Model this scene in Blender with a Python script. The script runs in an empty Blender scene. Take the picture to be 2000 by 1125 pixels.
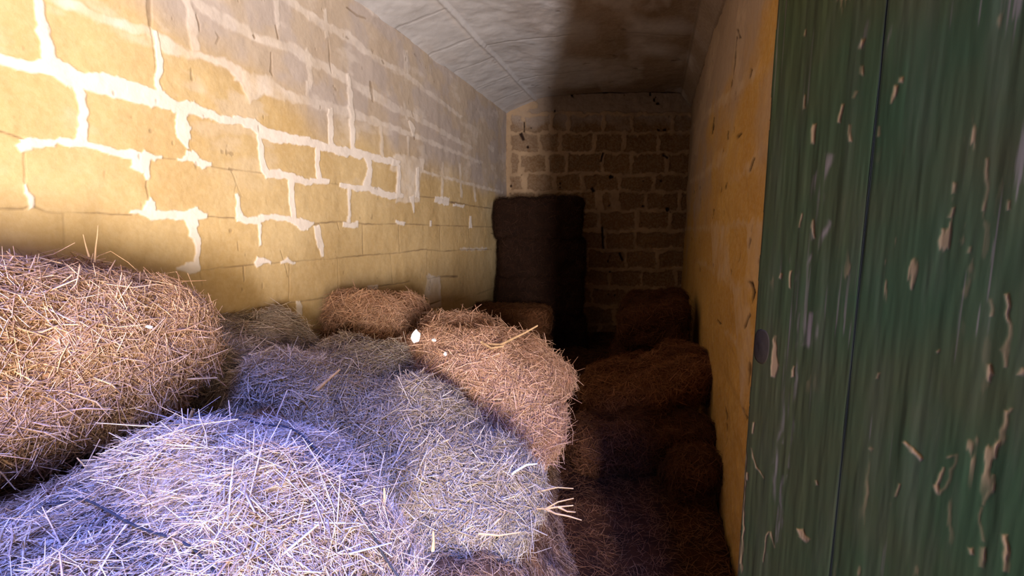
import bpy, math
import numpy as np
from mathutils import Matrix, Euler, Vector

# ------------------------------------------------------------------ camera, light, exposure
scene = bpy.context.scene
col = scene.collection
CH = 1.52                                   # camera height above the floor, metres
cam_d = bpy.data.cameras.new('camera'); cam = bpy.data.objects.new('camera', cam_d); col.objects.link(cam)
cam_d.sensor_width = 36.0; cam_d.lens = 36.0 * 910.0 / 2000.0; cam_d.clip_start = 0.02; cam_d.clip_end = 60
cam.location = (0, 0, CH); cam.rotation_euler = (math.radians(90) - math.atan(122.5 / 910.0), 0, 0)
scene.camera = cam
vs = scene.view_settings
scene.display_settings.display_device = 'sRGB'
vs.view_transform = 'Standard'; vs.look = 'None'; vs.gamma = 1.0; vs.use_curve_mapping = False
vs.exposure = 0.0

world = bpy.data.worlds.new('sky'); scene.world = world; world.use_nodes = True
bg = world.node_tree.nodes['Background']
bg.inputs['Color'].default_value = (0.42, 0.55, 1.0, 1); bg.inputs['Strength'].default_value = 0.12

def area(name, loc, target, size, power, color, spread=180):
    L = bpy.data.lights.new(name, 'AREA'); L.shape = 'RECTANGLE'; L.size, L.size_y = size
    L.energy = power; L.color = color; L.spread = math.radians(spread)
    o = bpy.data.objects.new(name, L); col.objects.link(o); o.location = loc
    d = Vector(target) - Vector(loc); o.rotation_euler = d.to_track_quat('-Z', 'Y').to_euler()
    return o
# daylight through the open doorway behind the camera: sun-warmed yard, bright haze and blue sky overhead
area('yard_bounce_daylight', (1.35, -2.0, 1.15), (-1.3, 2.1, 1.7), (1.5, 1.2), 185, (1.0, 0.79, 0.53))
area('open_sky_daylight', (0.30, -1.75, 4.62), (-0.7, 1.1, 0.9), (1.2, 0.8), 1080, (0.17, 0.26, 1.0))
area('hazy_horizon_daylight', (0.60, -2.6, 1.15), (-0.3, 3.5, 2.8), (0.24, 1.2), 350, (1.0, 0.90, 0.90))

scene.cycles.max_bounces = 8; scene.cycles.diffuse_bounces = 3
scene.cycles.use_denoising = True

# ------------------------------------------------------------------ helpers
def rng(s): return np.random.default_rng(s)

def _lat3(ix, iy, iz, seed):
    h = (ix.astype(np.int64) * 374761393 + iy.astype(np.int64) * 668265263 + iz.astype(np.int64) * 2147483647 + seed * 974634777) & 0xffffffff
    h = ((h ^ (h >> 13)) * 1274126177) & 0xffffffff
    h = (h ^ (h >> 16)) & 0xffffffff
    return h / 4294967295.0 * 2 - 1
def noise3(x, y, z, seed=0):
    x0, y0, z0 = np.floor(x), np.floor(y), np.floor(z)
    fx, fy, fz = x - x0, y - y0, z - z0
    fx = fx * fx * (3 - 2 * fx); fy = fy * fy * (3 - 2 * fy); fz = fz * fz * (3 - 2 * fz)
    r = 0
    for a in (0, 1):
        for b in (0, 1):
            for c in (0, 1):
                w = (fx if a else 1 - fx) * (fy if b else 1 - fy) * (fz if c else 1 - fz)
                r = r + w * _lat3(x0 + a, y0 + b, z0 + c, seed)
    return r
def noise2(x, y, seed=0):
    x0, y0 = np.floor(x), np.floor(y); z = np.zeros_like(x0)
    fx, fy = x - x0, y - y0
    fx = fx * fx * (3 - 2 * fx); fy = fy * fy * (3 - 2 * fy)
    return ((1 - fx) * (1 - fy) * _lat3(x0, y0, z, seed) + fx * (1 - fy) * _lat3(x0 + 1, y0, z, seed)
            + (1 - fx) * fy * _lat3(x0, y0 + 1, z, seed) + fx * fy * _lat3(x0 + 1, y0 + 1, z, seed))
def fbm2(x, y, seed=0, o=4):
    r = 0; a = 1.0
    for i in range(o): r = r + a * noise2(x * 2 ** i + 7.3 * i, y * 2 ** i + 3.1 * i, seed + i); a *= .5
    return r
def fbm3(x, y, z, seed=0, o=4):
    r = 0; a = 1.0
    for i in range(o): r = r + a * noise3(x * 2 ** i + 7.3 * i, y * 2 ** i + 3.1 * i, z * 2 ** i, seed + i); a *= .5
    return r
def sstep(a, b, x):
    t = np.clip((x - a) / (b - a), 0, 1); return t * t * (3 - 2 * t)

def mesh_np(name, V, F, mat=None, attrs=None, smooth=True, parent=None):
    """V (n,3); F (m,4) int; attrs {name: (n,3 or 4)}"""
    V = np.asarray(V, np.float32); F = np.asarray(F, np.int32)
    me = bpy.data.meshes.new(name)
    me.vertices.add(len(V)); me.vertices.foreach_set('co', V.ravel())
    k = F.shape[1]
    me.loops.add(F.size); me.loops.foreach_set('vertex_index', F.ravel())
    me.polygons.add(len(F)); me.polygons.foreach_set('loop_start', np.arange(len(F), dtype=np.int32) * k)
    me.polygons.foreach_set('loop_total', np.full(len(F), k, np.int32))
    me.update(calc_edges=True)
    if smooth: me.polygons.foreach_set('use_smooth', np.ones(len(F), bool))
    for an, A in (attrs or {}).items():
        at = me.attributes.new(an, 'FLOAT_COLOR', 'POINT')
        B = np.ones((len(V), 4), np.float32); A = np.asarray(A, np.float32); B[:, :A.shape[1]] = A
        at.data.foreach_set('color', B.ravel())
    if mat: me.materials.append(mat)
    o = bpy.data.objects.new(name, me); col.objects.link(o)
    if parent: o.parent = parent
    return o

def tag(o, label=None, cat=None, group=None, kind=None):
    if label: o['label'] = label
    if cat: o['category'] = cat
    if group: o['group'] = group
    if kind: o['kind'] = kind
    return o

class Nodes:
    def __init__(s, name):
        s.m = bpy.data.materials.new(name); s.m.use_nodes = True; s.t = s.m.node_tree; s.t.nodes.clear()
        s.out = s.n('ShaderNodeOutputMaterial'); s.b = s.n('ShaderNodeBsdfPrincipled')
        s.l(s.b.outputs[0], s.out.inputs[0])
    def n(s, typ, **k):
        x = s.t.nodes.new(typ)
        for a, v in k.items(): setattr(x, a, v)
        return x
    def l(s, a, b): s.t.links.new(a, b)
    def mix(s, f, a, b, mode='MIX'):
        x = s.n('ShaderNodeMix', data_type='RGBA', blend_type=mode)
        for i, v in ((0, f), (6, a), (7, b)):
            if hasattr(v, 'links') or hasattr(v, 'is_linked'): s.l(v, x.inputs[i])
            elif i == 0: x.inputs[0].default_value = v
            else: x.inputs[i].default_value = (*v, 1)
        return x.outputs[2]
    def noise(s, scale, detail=4, rough=.55, vec=None, dist=0):
        x = s.n('ShaderNodeTexNoise'); x.inputs['Scale'].default_value = scale
        x.inputs['Detail'].default_value = detail; x.inputs['Roughness'].default_value = rough; x.inputs['Distortion'].default_value = dist
        s.l(vec if vec else s.obj(), x.inputs['Vector']); return x.outputs['Fac']
    def obj(s):
        if not hasattr(s, 'tc'): s.tc = s.n('ShaderNodeTexCoord')
        return s.tc.outputs['Object']
    def scaled(s, v):
        x = s.n('ShaderNodeMapping'); x.inputs['Scale'].default_value = v; s.l(s.obj(), x.inputs['Vector']); return x.outputs[0]
    def ramp(s, f, a, b, c0=(0, 0, 0), c1=(1, 1, 1)):
        x = s.n('ShaderNodeValToRGB'); e = x.color_ramp.elements
        e[0].position = a; e[1].position = b; e[0].color = (*c0, 1); e[1].color = (*c1, 1)
        s.l(f, x.inputs[0]); return x.outputs[0]
    def attr(s, name):
        x = s.n('ShaderNodeAttribute', attribute_name=name); return x.outputs['Color']
    def split(s, c):
        x = s.n('ShaderNodeSeparateColor'); s.l(c, x.inputs[0]); return x.outputs
    def bump(s, h, strength, dist):
        x = s.n('ShaderNodeBump'); x.inputs['Strength'].default_value = strength; x.inputs['Distance'].default_value = dist
        s.l(h, x.inputs['Height']); s.l(x.outputs[0], s.b.inputs['Normal'])

def stone_mat(name, stone_a, stone_b, mortar, wash, dark):
    k = Nodes(name)
    m = k.split(k.attr('marks'))             # R pointing mortar, G lime wash (on the ceiling painted shade too), B crack or hole
    base = k.mix(k.ramp(k.noise(1.6, 5), .35, .68), stone_a, stone_b)
    speck = k.ramp(k.noise(38, 4, .7), .42, .6)
    base = k.mix(k.mix(.10, (0, 0, 0), speck), base, (0.95, .85, .6))
    base = k.mix(m[1], base, wash)
    base = k.mix(m[0], base, mortar)
    base = k.mix(k.mix(.12, (0, 0, 0), k.ramp(k.noise(9, 6, .65), .5, .72)), base, tuple(c * .55 for c in stone_a))
    base = k.mix(m[2], base, dark)
    k.l(base, k.b.inputs['Base Color']); k.b.inputs['Roughness'].default_value = .9
    k.b.inputs['Specular IOR Level'].default_value = .15
    k.bump(k.noise(60, 6, .65), .35, .004)
    return k.m

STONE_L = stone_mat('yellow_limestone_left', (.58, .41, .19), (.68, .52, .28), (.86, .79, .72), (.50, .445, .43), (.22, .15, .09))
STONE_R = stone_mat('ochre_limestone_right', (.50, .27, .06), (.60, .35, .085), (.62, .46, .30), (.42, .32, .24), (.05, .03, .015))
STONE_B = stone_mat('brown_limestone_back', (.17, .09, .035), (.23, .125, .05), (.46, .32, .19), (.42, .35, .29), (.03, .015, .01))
CEIL = stone_mat('limewashed_shaded_ceiling', (.30, .22, .16), (.40, .31, .24), (.72, .68, .65), (.66, .65, .65), (.16, .12, .09))

def hay_mat():
    k = Nodes('dry_hay')
    c = k.attr('tint')
    n = k.ramp(k.noise(120, 2), .3, .7, (.75, .75, .75), (1.12, 1.12, 1.12))
    k.l(k.mix(1.0, c, n, 'MULTIPLY'), k.b.inputs['Base Color'])
    k.b.inputs['Roughness'].default_value = .85; k.b.inputs['Specular IOR Level'].default_value = .12
    return k.m
HAY = hay_mat()

def plain_mat(name, c, rough=.8, metal=0.0, bump=None):
    k = Nodes(name)
    k.l(k.mix(k.ramp(k.noise(30, 5), .3, .7), tuple(v * .75 for v in c), tuple(min(1, v * 1.15) for v in c)), k.b.inputs['Base Color'])
    k.b.inputs['Roughness'].default_value = rough; k.b.inputs['Specular IOR Level'].default_value = .15; k.b.inputs['Metallic'].default_value = metal
    if bump: k.bump(k.noise(bump, 5), .4, .003)
    return k.m
FLOOR = plain_mat('trodden_earth_floor', (.06, .033, .017), .95, 0, 40)
RENDER = plain_mat('limestone_surround', (.48, .36, .20), .9, 0, 30)
TWINE = plain_mat('baling_twine', (.03, .032, .045), .9)
STALK = plain_mat('dry_stalk_wood', (.50, .33, .17), .7)
FLAKE = plain_mat('white_plaster', (.90, .88, .86), .8)
IRON = plain_mat('rusted_iron', (.014, .009, .004), .9, 0, 60)
RAW = plain_mat('bare_weathered_wood', (.32, .25, .18), .85, 0, 50)

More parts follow.
